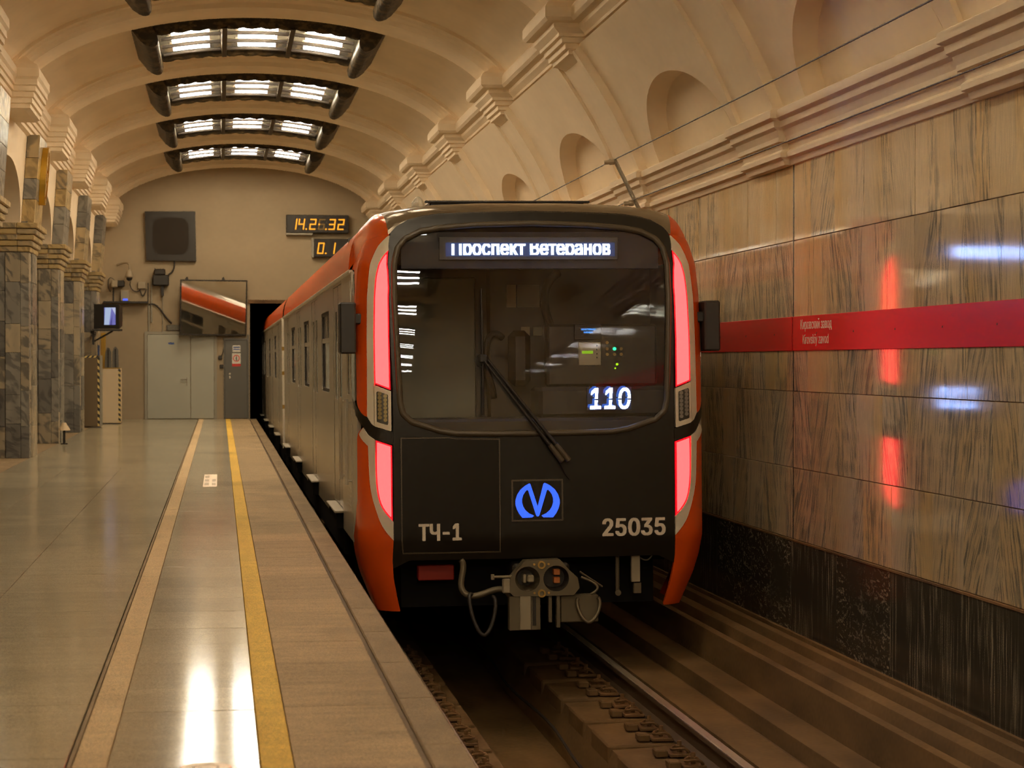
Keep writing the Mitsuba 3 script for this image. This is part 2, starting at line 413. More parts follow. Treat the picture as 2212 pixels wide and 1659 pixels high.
for i, y0 in enumerate(np.arange(9.0, 24, .6)):
    part(wall_right, 'plinth_slab', box(XW - .012, 4.41, y0 + .002, y0 + .598, -.86, -.075, .003), 'marble_plinth')
part(wall_right, 'plinth_panel', cat(box(XW - .012, 4.41, 24.0, Y_END, -.86, -.075), box(XW - .012, 4.41, Y_BACK, 9.0, -.86, -.075)), 'marble_plinth')
part(wall_right, 'plinth_cap', box(XW - .02, 4.41, Y_BACK, Y_END, -.075, -.062), 'rust')
for y0 in SEAMS:
    if y0 > 5: part(wall_right, 'joint_cover', box(XW - .002, 4.41, y0 - .011, y0 + .011, -.06, 2.83), 'black_metal')

# left arcade wall above the columns
COLY0 = [28.75 + BAY * k for k in range(-11, 4)]
CD = 1.25
def lean(m):
    v = m.vertices; v[:, 0] += .09 * np.clip((v[:, 2] - 3.15) / 1.2, 0, 1); return m
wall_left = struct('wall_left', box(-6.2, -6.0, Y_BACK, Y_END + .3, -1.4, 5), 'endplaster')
for y0 in COLY0[:-1]:
    a0, a1 = y0 + CD - .05, y0 + BAY + .05
    w = sbox(y0 + CD / 2, 2.95, y0 + BAY + CD / 2, 4.40)
    an = np.linspace(0, PI, 30); cx, hw = (a0 + a1) / 2, (a1 - a0) / 2 - .12
    hole = Polygon(np.stack([cx + hw * np.cos(an), 3.12 + .76 * np.sin(an)], 1)).union(sbox(cx - hw, 2.8, cx + hw, 3.13))
    part(wall_left, 'arch_bay', lean(extrude_x(w.difference(hole), -3.2, -2.66)), 'plaster', 30)
part(wall_left, 'arch_bay', lean(box(-3.2, -2.66, COLY0[-1] + CD / 2, Y_END, 2.95, 4.40)), 'plaster')
part(wall_left, 'passage_ceiling', box(-6.1, -3.0, Y_BACK, Y_END, 4.42, 4.5), 'plaster')

# end walls and the running tunnel
endp = sbox(-6.1, -1.5, 4.6, 6.1).difference(sbox(.68, -1.6, 4.38, 2.66))
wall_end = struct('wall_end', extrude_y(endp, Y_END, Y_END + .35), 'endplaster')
part(wall_end, 'portal_lintel', cat(box(.64, 4.38, Y_END - .05, Y_END + .1, 2.64, 2.72)), 'rust')
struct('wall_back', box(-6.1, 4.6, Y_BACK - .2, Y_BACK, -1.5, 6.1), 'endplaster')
struct('tunnel', cat(box(.3, .68, Y_END + .3, 66, -1.6, 3), box(4.38, 4.7, Y_END + .3, 66, -1.6, 3), box(.3, 4.7, Y_END + .3, 66, 2.75, 3.0), box(.3, 4.7, 66, 66.2, -1.6, 3), box(.3, 4.7, Y_END + .2, 66, -1.8, -1.55)), 'tunnel')

# platform floor
PE = .82
floor = struct('floor', cat(box(-6.1, PE - .005, Y_BACK, Y_END, -.40, -.03), box(PE - .16, PE - .01, Y_BACK, Y_END, -1.6, -.40)), 'grout')
def tiles(name, x0, x1, y0, y1, ly, mats, top=0.0, gap=.0016, jit=0.0, bev=.0015):
    n = max(1, round((y1 - y0) / ly)); cuts = np.linspace(y0, y1, n + 1)
    cuts[1:-1] += np.array([rng.uniform(-jit, jit) for _ in range(n - 1)])
    for a, b in zip(cuts[:-1], cuts[1:]):
        part(floor, name, box(x0 + gap, x1 - gap, a + gap, b - gap, -.04, top + rng.uniform(-.0005, .0005), bev), rng.choice(mats) if isinstance(mats, list) else mats)
H3, W3, E3 = [[f'granite_{n}_{i}' for i in range(3)] for n in ('hall', 'walk', 'edge')]
for (x0, x1) in ((-1.20, -.495), (-1.86, -1.20), (-2.55, -1.86)):
    tiles('hall_tile', x0, x1, 6.0, 26.0, 1.0, H3, jit=.05)
tiles('border_joint', -.493, -.475, 6.0, 26.0, 20.0, 'granite_curb', -.001)
tiles('beige_strip', -.474, -.362, 6.0, 26.0, .85, 'strip_beige', .001, jit=.1)
tiles('walkway_tile', -.362, .128, 6.0, 22.0, .62, W3, jit=.08)
tiles('yellow_strip', .128, .236, 6.0, 26.0, 1.9, 'strip_yellow', .001, jit=.1)
tiles('edge_tile', .236, .655, 6.0, 22.0, .62, E3, jit=.08)
tiles('kerb_stone', .676, PE, 6.0, 30.0, 1.0, 'granite_curb', jit=.06, bev=.006)
for nm, x0, x1, ya, mt in (('hall_tile', -2.55, -.495, 26, 'granite_hall_1'), ('hall_tile', -6.0, -2.55, Y_BACK, 'granite_curb'), ('border_joint', -.493, -.475, 26, 'granite_curb'), ('beige_strip', -.474, -.362, 26, 'strip_beige'),
                           ('walkway_tile', -.362, .128, 22, 'granite_walk_1'), ('yellow_strip', .128, .236, 26, 'strip_yellow'), ('edge_tile', .236, .655, 22, 'granite_edge_1'), ('kerb_stone', .676, PE, 30, 'granite_curb')):
    part(floor, nm, box(x0 + .001, x1 - .001, ya, Y_END, -.04, 0), mt)
for nm, x0, x1, mt in (('hall_tile', -2.55, -.495, 'granite_hall_1'), ('border_joint', -.493, -.475, 'granite_curb'), ('beige_strip', -.474, -.362, 'strip_beige'), ('walkway_tile', -.362, .128, 'granite_walk_1'), ('yellow_strip', .128, .236, 'strip_yellow'), ('edge_tile', .236, .655, 'granite_edge_1'), ('kerb_stone', .676, PE, 'granite_curb')):
    part(floor, nm, box(x0 + .001, x1 - .001, Y_BACK, 6.0, -.04, 0), mt)
part(floor, 'edge_groove', box(.655, .676, Y_BACK, Y_END, -.04, -.012), 'concrete_dark')

# track bed: trench, side concrete, stepped ledge along the wall
prof = Polygon([(PE - .1, -1.75), (4.4, -1.75), (4.4, -.765), (4.335, -.77), (4.325, -.845), (4.28, -.85), (4.262, -.765), (4.215, -.775), (4.185, -.88), (4.10, -.87), (4.055, -.765), (3.985, -.785), (3.955, -.88), (3.87, -.88), (3.85, -.80),
                (3.775, -.795), (3.755, -1.03), (3.53, -1.035), (3.515, -1.145), (3.49, -1.16), (3.48, -1.13), (3.19, -1.125), (3.18, -1.275), (3.15, -1.275), (2.60, -1.30), (2.50, -1.62), (1.90, -1.62), (1.80, -1.30), (PE - .1, -1.30)])
trackbed = struct('trackbed', extrude_y(prof, Y_BACK, 66), 'concrete')

# ================================================================== RAILS AND SLEEPERS
def rail_mesh(x):
    p = [(-.066, -1.27), (.066, -1.27), (.066, -1.255), (.012, -1.235), (.010, -1.145), (.036, -1.135), (.036, -1.106), (.028, -1.10), (-.028, -1.10), (-.036, -1.106), (-.036, -1.135), (-.010, -1.145), (-.012, -1.235), (-.066, -1.255)]
    return extrude_y(Polygon([(x + a, b) for a, b in p]), Y_BACK + .2, 64)
def rail_head(x): return extrude_y(Polygon([(x - .034, -1.101), (x + .030, -1.101), (x + .026, -1.0975), (x - .028, -1.0975)]), Y_BACK + .3, 63.8)
for x, lb in ((3.10, 'worn steel running rail beside the ledge along the marble wall'), (1.485, 'steel running rail under the platform edge, mostly hidden')):
    k = thing('rail', lb, 'rail')
    part(k, 'rail_body', rail_mesh(x), 'rail_side'); part(k, 'rail_head', rail_head(x), 'rail_steel', label='polished running surface')
def fastener(x, y, s):
    """clip plate, bolts and spring clip beside the rail foot on side s"""
    ms = [box(min(x, x + s * .15), max(x, x + s * .15), y - .07, y + .07, -1.262, -1.238, .006)]
    ms.append(tube(spline([[x + s * .02, y - .05, -1.235], [x + s * .07, y - .06, -1.205], [x + s * .12, y - .03, -1.215], [x + s * .12, y + .03, -1.215], [x + s * .07, y + .06, -1.205], [x + s * .02, y + .05, -1.235]], 14), .010, 6))
    ms.append(cyl([x + s * .075, y, -1.24], [0, 0, 1], .016, .075, 6)); ms.append(cyl([x + s * .075, y, -1.215], [0, 0, 1], .026, .022, 6))
    return cat(*ms)
ORD = ['first', 'second', 'third', 'fourth', 'fifth', 'sixth', 'seventh', 'eighth', 'ninth', 'tenth', 'eleventh', 'twelfth', 'thirteenth', 'fourteenth', 'fifteenth']
for i, yc in [(i, 8.2 + .97 * i) for i in range(3, 11)]:
    for sd, (xa, xb) in (('left', (1.1, 1.79)), ('right', (2.57, 3.138))):
        if yc > 19 and sd == 'left': continue
        lab_ = f'dusty sleeper block with clips, {ORD[max(0, i - 3)]} from the picture bottom, ' if 3 <= i < 11 else 'dusty sleeper block out of sight, '
        k = thing('sleeper', lab_ + ('beside the far rail' if sd == 'right' else 'below the platform edge'), 'sleeper', 'sleeper blocks ' + ('along the far rail' if sd == 'right' else 'along the near rail'))
        part(k, 'block', box(xa, xb, yc - .32, yc + .32, -1.40, -1.271, .012), 'concrete')
        xr = 3.032 if sd == 'right' else 1.552
        s = -1 if sd == 'right' else 1
        for dy in (-.2, .2):
            part(k, 'fastener', fastener(xr, yc + dy, s), 'rust', 30)
            part(k, 'pad', box(min(xr + s * .16, xr + s * .24) - (.09 if s > 0 else 0), max(xr + s * .16, xr + s * .24) - (.09 if s > 0 else 0), yc + dy - .05, yc + dy + .07, -1.264, -1.215, .008), 'concrete')
solo('drain_cable', 'thin cable running along the drain trench between the rails', 'cable', tube(spline([[2.46 + .03 * math.sin(y * 1.7), y, -1.46] for y in np.arange(8, 26, .6)], 80), .012, 6), 'cable', True)

# ================================================================== COLUMNS
def column(y0, lab, group):
    k = thing('column', lab, 'column', group)
    part(k, 'core', box(-3.28, -2.57, y0 + .02, y0 + CD - .02, 0, 3.2), 'column_dark')
    xs = [(-2.66, -2.55), (-2.86, -2.665), (-2.97, -2.865), (-3.30, -2.975)]
    pr = [0, .028, 0, .02]
    zc = [0, .42, .95, 1.42, 1.85, 2.34, 2.78]
    r = random.Random(int(y0 * 10))
    for (x0, x1), d in zip(xs, pr):
        zz = [0] + [z + r.uniform(-.10, .10) for z in zc[1:-1]] + [2.78]
        for a, b in zip(zz[:-1], zz[1:]):
            part(k, 'front_slab', box(x0, x1, y0 - d, y0 + .05, a + .002, b - .002, .003), r.choices(COLB, [5, 4, 2, 4])[0])
    for (a0, a1), d in zip([(0, .30), (.305, .94), (.945, CD)], (0, .02, 0)):
        zz = [0] + [z + r.uniform(-.10, .10) for z in zc[1:-1]] + [2.78]
        for a, b in zip(zz[:-1], zz[1:]):
            part(k, 'side_slab', box(-2.60, -2.55 + d, y0 + a0 + .002, y0 + a1 - .002, a + .002, b - .002, .003), r.choices(COLB, [5, 2, 4, 4])[0])
    for i in range(5):
        e = .02 + .028 * i; z0 = 2.785 + .078 * i
        for (xa, xb) in ((-3.32, -2.70), (-2.70, -2.55 + e)):
            part(k, 'capital_course', box(xa, xb - .003, y0 - e, y0 + CD + e, z0 + .003, z0 + .075, .008), COLY[(i + (xa < -3)) % 2])
    zz = [3.18, 3.50, 3.78, 4.06, 4.37]
    for i, (a, b) in enumerate(zip(zz[:-1], zz[1:])):
        for (xa, xb) in ((-2.95, -2.66), (-2.655, -2.49)):
            part(k, 'upper_block', lean(box(xa, xb, y0 + .04, y0 + CD - .04, a + .003, b - .003)), r.choice([COLY[0], COLY[1], COLB[1], COLB[0]]))
    return k
names = {23.6: 'grey marble column at the left edge of the photo, nearest the camera', 28.75: 'grey marble column with a gilded plaque above its capital', 33.9: 'grey marble column third from the camera, behind the gilded plaque',
         39.05: 'grey marble column just in front of the striped bronze cabinet', 44.2: 'grey marble column beside the white striped cabinet near the end wall'}
for y0 in COLY0:
    if y0 > 8:
        column(y0, names.get(round(y0, 2), 'grey marble column further back along the left arcade, outside the picture'), 'marble columns along the left side of the platform')
gp = thing('gilded_plaque', 'gilded oval relief plaque on the marble above a column capital', 'plaque')
oc = np.array([[.46 * .5 * math.cos(a), .40 * math.sin(a)] for a in np.linspace(0, 2 * PI, 40, endpoint=False)])
def plaque(poly, th, x):
    m = extrude_x(poly, 0, th); v = m.vertices; v[:, 1] += 29.4; v[:, 2] += 3.86; v[:, 0] += x + .075 * (v[:, 2] - 3.15); return m
part(gp, 'oval_back', plaque(Polygon(oc), .04, -2.487), 'gold'); part(gp, 'oval_rim', plaque(Polygon(oc).difference(Polygon(oc * .84)), .08, -2.487), 'gold')
lv = [Point(.10 * math.cos(a), .22 * math.sin(a)).buffer(.055) for a in np.arange(0, 2 * PI, .7)]
for q in lv: part(gp, 'relief_boss', plaque(q, .07, -2.487), 'gold')

# ================================================================== CEILING LIGHTS
def frame_bar(t0, t1, y0, y1, depth, along, n=44, bumps=.03, seed=0):
    """rounded, leaf-carved bar on the vault between the angles and lengths given; along = 't' or 'y'"""
    m = 9
    g = np.linspace(0, 1, n); q = np.linspace(-1, 1, m)
    G, Q = np.meshgrid(g, q, indexing='ij')
    h = np.sqrt(np.maximum(0, 1 - np.abs(Q) ** 2.6)) * depth
    lump = np.abs(np.sin(G * PI * (n - 1) / 4 + Q * 1.4)) * bumps * (1 - Q ** 2)
    if along == 't': tt, yy = t0 + (t1 - t0) * G, (y0 + y1) / 2 + (y1 - y0) / 2 * Q
    else: tt, yy = (t0 + t1) / 2 + (t1 - t0) / 2 * Q, y0 + (y1 - y0) * G
    d = h + lump - .03; d[:, 0] = d[:, -1] = -.06; d[0] = d[-1] = -.06
    return grid_mesh(vault(tt, yy, d))
fw_t = .13 / VR
def lamp_parts():
    out = []
    oy = HY
    ft = .36 / VR
    A = []
    out.append(('frame_rail', frame_bar(-HT, HT, -oy - .03, -oy + .15, .15, 't', 56), 'bronze', 40))
    out.append(('frame_rail', frame_bar(-HT, HT, oy - .15, oy + .03, .15, 't', 56), 'bronze', 40))
    out.append(('frame_end', frame_bar(-HT - .25 * ft, -HT + .75 * ft, -oy - .10, oy + .10, .30, 'y', 40), 'bronze', 40))
    out.append(('frame_end', frame_bar(HT - .75 * ft, HT + .25 * ft, -oy - .10, oy + .10, .30, 'y', 40), 'bronze', 40))
    w = HT - .72 * ft
    for s in (-1, 1):
        th = s * w / 3; hw = .035 / VR
        q = [vgrid(th - hw, th + hw, -oy, oy, .145, 3), vgrid(th - hw, th + hw, -oy, oy, 0, 3)]
        for a in (th - hw, th + hw):
            q.append(grid_mesh(np.stack([vault(a, np.array([-oy, oy]), .145), vault(a, np.array([-oy, oy]), -.05)], 0)))
        out.append(('divider', cat(*q), 'bronze_plain', 30))
    t = np.linspace(-HT, HT, 30)
    rim = [grid_mesh(np.stack([vault(t, y, .02), vault(t, y, -.28)], 0)) for y in (-oy, oy)]
    ends = [grid_mesh(np.stack([vault(a, np.array([-oy, oy]), .02), vault(a, np.array([-oy, oy]), -.28)], 0)) for a in (-HT, HT)]
    out.append(('reflector', cat(vgrid(-HT, HT, -oy, oy, -.28, 30), *rim, *ends), 'lamp_white', 30))
    tubes = []
    for p in (-1, 0, 1):
        tc = p * w * 2 / 3
        for row in (-.74, -.04, .66):
            tt = np.linspace(tc - .27 / VR, tc + .27 / VR, 7)
            for sd in (-1, 1): out.append(('holder', vgrid(tc + sd * .36 / VR - .07 / VR, tc + sd * .36 / VR + .07 / VR, row - .15, row + .15, .0, 3), 'lamp_white', 30))
            out.append(('back_plate', vgrid(tc - .30 / VR, tc + .30 / VR, row - .16, row + .16, -.02, 5), 'lamp_plate', 30))
            tubes.append(tube(vault(tt, row, .055), .036, 10))
            t2 = np.linspace(tc - w / 3 + .04 / VR, tc + w / 3 - .04 / VR, 8)
            out.append(('glass_rod', tube(vault(t2, row + .33, .07), .024, 8), 'lamp_rod', 40))
    return out, tubes
LP, LT = lamp_parts()
LPd = [(n, make_ply(m, mat, s)) for n, m, mat, s in LP]
LTd = [make_ply(m, emit_bsdf(), True) for m in LT]
LTall = make_ply(cat(*LT), emit_bsdf(), True)
def lamp_label(i):
    return ['bronze framed ceiling light at the top edge of the photo, cut off by the frame', 'bronze framed ceiling light nearest the camera of the four fully in view', 'bronze framed ceiling light second of the four fully in view',
            'bronze framed ceiling light third of the four fully in view', 'bronze framed ceiling light nearest the end wall'][i]
for y in LAMPS:
    if y > Y_END - 1: continue
    i = round((y - 23.875) / BAY)
    vis = 0 <= i <= 4
    k = thing('ceiling_light', lamp_label(i) if vis else 'bronze framed ceiling light behind the camera, out of the picture', 'ceiling light', 'ceiling lights along the vault')
    tf = T().translate([0, y, 0])
    for n, d in LPd:
        if vis or n != 'holder': part(k, n, d, None, tf=tf)
    if vis:
        for d in LTd: part(k, 'lamp_tube', d, None, emit=LAMP, tf=tf, label='glowing tube')
    else: part(k, 'lamp_tube', LTall, None, emit=LAMP, tf=tf, kind='stuff')

# ================================================================== METRO TRAIN
CX, YF, HWD, RAILZ, ROLL = 2.398, 15.7, 1.35, -1.10, -.5
NA, NB, A0, CC = .20, .25, 1.15, .03
_t = np.linspace(0, PI / 2, 200)
_ex, _ey = A0 + NA * np.sin(_t), CC + NB * (1 - np.cos(_t))
_es = A0 + np.r_[0, np.cumsum(np.hypot(np.diff(_ex), np.diff(_ey)))]
S_END = _es[-1]
ZW = [-.6, -.35, -.2, -.05, 1.5, 1.8, 2.05, 2.2, 2.33, 2.445, 2.54]; WW = [1.19, 1.29, 1.33, 1.35, 1.35, 1.345, 1.325, 1.28, 1.22, 1.12, 1.0]
def front_pt(s, z):
    a = np.abs(s)
    x = np.where(a < A0, a, np.where(a < S_END, np.interp(a, _es, _ex), HWD)) * np.sign(s)
    y = np.where(a < A0, CC * (a / A0) ** 2, np.where(a < S_END, np.interp(a, _es, _ey), _ey[-1] + a - S_END))
    tilt = np.where(z > .7, .05 * (z - .7) ** 2, np.where(z < -.05, .30 * (-z - .05), 0)) * np.clip(1 - (a - 1.3) / .5, 0, 1)
    top = np.clip((z - 2.38) / .17, 0, 1)
    return np.stack([x * np.interp(z, ZW, WW) / HWD, YF + y + tilt + .10 * (1 - np.sqrt(1 - .98 * top ** 2)), z], -1)
def front(V):
    s, z = V[:, 0], V[:, 1]; e = .004
    Pn = front_pt(s, z)
    N = np.cross(front_pt(s + e, z) - front_pt(s - e, z), front_pt(s, z + e) - front_pt(s, z - e))
    N /= np.maximum(np.linalg.norm(N, axis=1, keepdims=True), 1e-9)
    return Pn, N
ROT = rotm([0, 1, 0], ROLL)
def place(m):
    """body coordinates (x from the car's middle) -> the world, leaning a little with the track"""
    v = m.vertices.copy(); v[:, 2] -= RAILZ
    m = m.copy(); m.vertices = v @ ROT.T + [CX, 0, RAILZ]; return m
car = thing('metro_car', 'leading black and orange metro car with glowing red lights, facing the camera', 'train')
def cp(name, mesh, mat, smooth=30, parent=None, **k): return part(parent or car, name, place(mesh), mat, smooth, **k)
def mirror_poly(p): return Polygon([(-x, y) for x, y in p])
def both(name, pts, mat, off, thick, h=.035, parent=None, rnd=0.0, **k):
    out = []
    for m in (0, 1):
        p = Polygon(pts) if not m else mirror_poly(pts)
        if rnd: p = p.buffer(-rnd).buffer(rnd)
        out.append(cp(name, shell(p, h, front, off, thick), mat, 30, parent, **k))
    return out
def sym(half): return half + [(-x, y) for x, y in half[::-1]]

def soft(pts, k=5):
    """an open outline resampled as a smooth curve through its points"""
    from scipy.interpolate import CubicSpline
    p = np.asarray(pts, float); t_ = np.r_[0, np.cumsum(np.hypot(*np.diff(p, axis=0).T))]
    return [tuple(q) for q in CubicSpline(t_, p, bc_type='natural')(np.linspace(0, t_[-1], (len(p) - 1) * k + 1))]
# glass and mask outlines (s = distance along the front from its middle, z)
GL = [(0, 2.346), (-.48, 2.335), (-.79, 2.312), (-.93, 2.288), (-1.03, 2.232), (-1.062, 2.17), (-1.062, 2.08), (-1.03, 1.44), (-1.012, 1.0), (-.992, .925), (-.93, .868), (-.72, .80), (-.60, .781), (-.3, .775), (0, .774)]
glass_poly = Polygon(GL + [(-x, z) for x, z in GL[::-1]][1:-1]).buffer(-.03).buffer(.03)
MK = [(0, 2.464), (-.5, 2.455), (-.856, 2.442), (-1.0, 2.425), (-1.096, 2.395), (-1.15, 2.35), (-1.176, 2.30), (-1.174, 2.25), (-1.142, 2.154), (-1.116, 2.0), (-1.104, 1.87), (-1.098, 1.6), (-1.084, 1.1), (-1.084, -.04), (-1.165, -.57), (-1.16, -.60), (0, -.60)]
mask_full = Polygon(MK + [(-x, z) for x, z in MK[::-1]][1:-1])
lower_cut = Polygon([(-1.2, -.62), (-1.2, -.30), (-.98, -.20), (.98, -.20), (1.2, -.30), (1.2, -.62)])
hatch_poly = sbox(-1.028, -.145, -.275, .735).difference(glass_poly.buffer(.055))
mask_poly = mask_full.difference(glass_poly).difference(lower_cut).difference(hatch_poly.buffer(.004))
cp('front_mask', shell(mask_poly, .05, front, 0, .03), 'mask_black', 25)
cp('front_hatch', shell(hatch_poly, .06, front, .004, .03), 'hatch_black', 25)
hb = hatch_poly.buffer(.002).difference(hatch_poly.buffer(-.008))
cp('hatch_edge', shell(hb, .05, front, .008, .012), 'gasket', 25)
cp('windshield', (lambda q: trimesh.Trimesh(front(q[0])[0] - front(q[0])[1] * .012, q[1], process=False))(patch2d(glass_poly.buffer(.01), .07)), 'glass', True)
def ring_tube(poly, r, off, n=10, step=.03):
    c = np.array(poly.exterior.segmentize(step).coords); Pn, N = front(c[:, :2]); p = Pn + N * off
    p = np.vstack([p, p[1:2]]); return tube(p, r, n, cap=False)
cp('windshield_gasket', ring_tube(glass_poly.buffer(.018), .024, .002), 'gasket', True)
cp('mask_edge', ring_tube(mask_full.intersection(sbox(-1.3, 1.9, 1.3, 2.6)).buffer(-.012), .008, .0), 'gasket', True) if False else None

# side clusters
WC = soft([(-1.186, 2.272), (-1.234, 2.200), (-1.257, 2.128), (-1.267, 2.06), (-1.274, 1.97), (-1.277, 1.87), (-1.282, 1.306)])
WO = WC + [(-1.288, .898), (-1.248, .842), (-1.228, .828)]
RC = soft([(-1.150, 2.158), (-1.182, 2.108), (-1.200, 2.044), (-1.213, 1.978), (-1.219, 1.87), (-1.223, 1.59), (-1.223, 1.146)])
RO = RC + [(-1.101, 1.098), (-1.108, 1.87), (-1.12, 2.0)]
both('upper_trim', [(-1.178, 2.272)] + WO + [(-1.226, 1.14)] + RC[::-1] + [(-1.146, 2.158)], 'trim_white', .006, .03)
RED = [6.5, .21, .21]
def red(name, pts):
    for m in (0, 1):
        p = Polygon(pts) if not m else mirror_poly(pts)
        k = cp(name, shell(p, .035, front, .002, .02), None, 30, emit=[1.6, .0, .012], label='glowing red light')
        cp('lens_core', shell(p.buffer(-.010).buffer(-.004).buffer(.004), .03, front, .0045, .01), None, 30, parent=k, emit=RED)
red('tail_light', RO)
both('headlight_bezel', [(-1.222, 1.136), (-1.097, 1.088), (-1.097, .784), (-1.222, .824)], 'trim_white', .010, .04, rnd=.008)
LENS = [(-1.205, 1.092), (-1.12, 1.062), (-1.12, .83), (-1.205, .858)]
for m in (0, 1):
    p = (Polygon(LENS) if not m else mirror_poly(LENS)).buffer(-.012).buffer(.012)
    k = cp('headlight', shell(p, .03, front, .012, .02), 'lens_body', 30)
    for r in range(7):
        for c in (0, 1):
            s0 = (-1.182 + .040 * c) * (1 - 2 * m); z0 = .872 + .030 * r + (.018 - .018 * c)
            cp('led', shell(Point(s0, z0).buffer(.0145), .012, front, .017, .01), 'lens_led' if not m else 'lens_grey', 30, parent=k)
# black wrap band, lower trim, lower light
both('wrap_band', [(-1.70, 1.05), (-1.56, 1.02), (-1.43, .968), (-1.36, .925), (-1.288, .886), (-1.228, .824), (-1.086, .778), (-1.086, .682), (-1.224, .722), (-1.272, .757), (-1.328, .817), (-1.428, .886), (-1.58, .955), (-1.75, 1.0)], 'mask_black', .004, .03)
LW = [(-1.328, .812), (-1.385, .762), (-1.336, .718)] + soft([(-1.278, .674), (-1.273, .534), (-1.253, .318), (-1.216, .186), (-1.164, .054), (-1.088, -.042)])
LC = soft([(-1.094, .106), (-1.176, .212), (-1.206, .318), (-1.219, .538)])
LR = [(-1.216, .718), (-1.094, .677)] + LC
both('lower_trim', LW + [(-1.088, .10)] + LC[1:] + [(-1.222, .724), (-1.272, .755)], 'trim_white', .010, .035)
red('marker_light', LR)
# orange corners
both('orange_corner', [(-1.186, 2.285), (-1.196, 2.282), (-1.35, 2.257), (-1.62, 2.195), (-2.05, 2.118), (-2.2, 2.10), (-2.2, 2.05), (-1.86, 2.03), (-1.60, 1.88), (-1.47, 1.60), (-1.445, 1.306), (-1.437, 1.0), (-1.404, .96), (-1.336, .908), (-1.288, .894)] + WC[::-1], 'orange', .002, .03)
both('orange_skirt', [(-1.328, .818), (-1.42, .764), (-1.44, .722), (-1.445, .25), (-1.52, .15), (-1.64, .06), (-2.05, -.16), (-2.2, -.60), (-1.168, -.60), (-1.088, -.045)] + LW[-2::-1], 'orange', .002, .03)
both('cab_flank', [(-1.445, .72), (-1.43, .90), (-1.60, .94), (-2.1, .96), (-2.1, -.14), (-2.05, -.16), (-1.64, .06), (-1.52, .15), (-1.445, .25)], 'steel_light', 0, .03)
both('cab_side_window', [(-1.44, 1.02), (-1.45, 1.35), (-1.475, 1.6), (-1.605, 1.87), (-1.76, 1.98), (-1.90, 2.0), (-1.90, 1.04), (-1.62, 1.0)], 'window_dark', .005, .03)
# roof cap over the mask, orange shoulders at its ends
zt = np.linspace(0, 1, 10)
ss = np.linspace(-1.19, 1.19, 57)
def mask_top(s): return np.interp(np.abs(s), [0, .5, .856, 1.0, 1.096, 1.15, 1.19], [2.464, 2.455, 2.442, 2.425, 2.395, 2.35, 2.283])
def roof_z(x): return np.interp(np.abs(x), [0, .4, .8, 1.0, 1.18], [2.562, 2.557, 2.532, 2.508, 2.474])
def cap_row(s):
    z0 = mask_top(s); p0 = front_pt(np.array([s]), np.array([z0 - .008]))[0]
    x1 = s * 1.18 / 1.19; p1 = np.array([x1, YF + .95, roof_z(x1) - .02]); pc = np.array([(p0[0] + x1) / 2 - .02 * np.sign(s) * abs(s), p0[1] + .05, roof_z(x1) + .012 + .03 * abs(s)])
    return (1 - zt)[:, None] ** 2 * p0 + 2 * ((1 - zt) * zt)[:, None] * pc + (zt ** 2)[:, None] * p1
cp('roof_cap', grid_mesh(np.array([cap_row(s) for s in ss])), 'roof_grey', True)
edge = cap_row(-1.19)
cols = []
bprof = np.array([(-1.353, 2.04), (-1.348, 2.12), (-1.328, 2.24), (-1.278, 2.345), (-1.235, 2.395), (edge[-1][0], edge[-1][2])])
Bq = np.stack([np.interp(zt, np.linspace(0, 1, 6), bprof[:, 0]), 0 * zt + YF + .95, np.interp(zt, np.linspace(0, 1, 6), bprof[:, 1])], 1)
for q in np.linspace(0, 1, 22):                         # q: 0 at the cap's end, 1 at the back of the cab
    sb = -1.19 - .98 * q; zl = np.interp(-sb, [1.19, 1.35, 1.62, 2.05], [2.286, 2.25, 2.185, 2.10])
    bot = front_pt(np.array([sb]), np.array([zl]))[0] if q > 0 else edge[0]
    arc = edge * (1 - q) + Bq * q
    cols.append(arc + (1 - zt)[:, None] ** 1.5 * (bot - arc[0]))
cols.append(Bq + [0, .03, 0])
sh_l = grid_mesh(np.array(cols)); sh_r = sh_l.copy(); sh_r.vertices[:, 0] *= -1; sh_r.invert()
cp('orange_shoulder', sh_l, 'orange', 30); cp('orange_shoulder', sh_r, 'orange', 30)

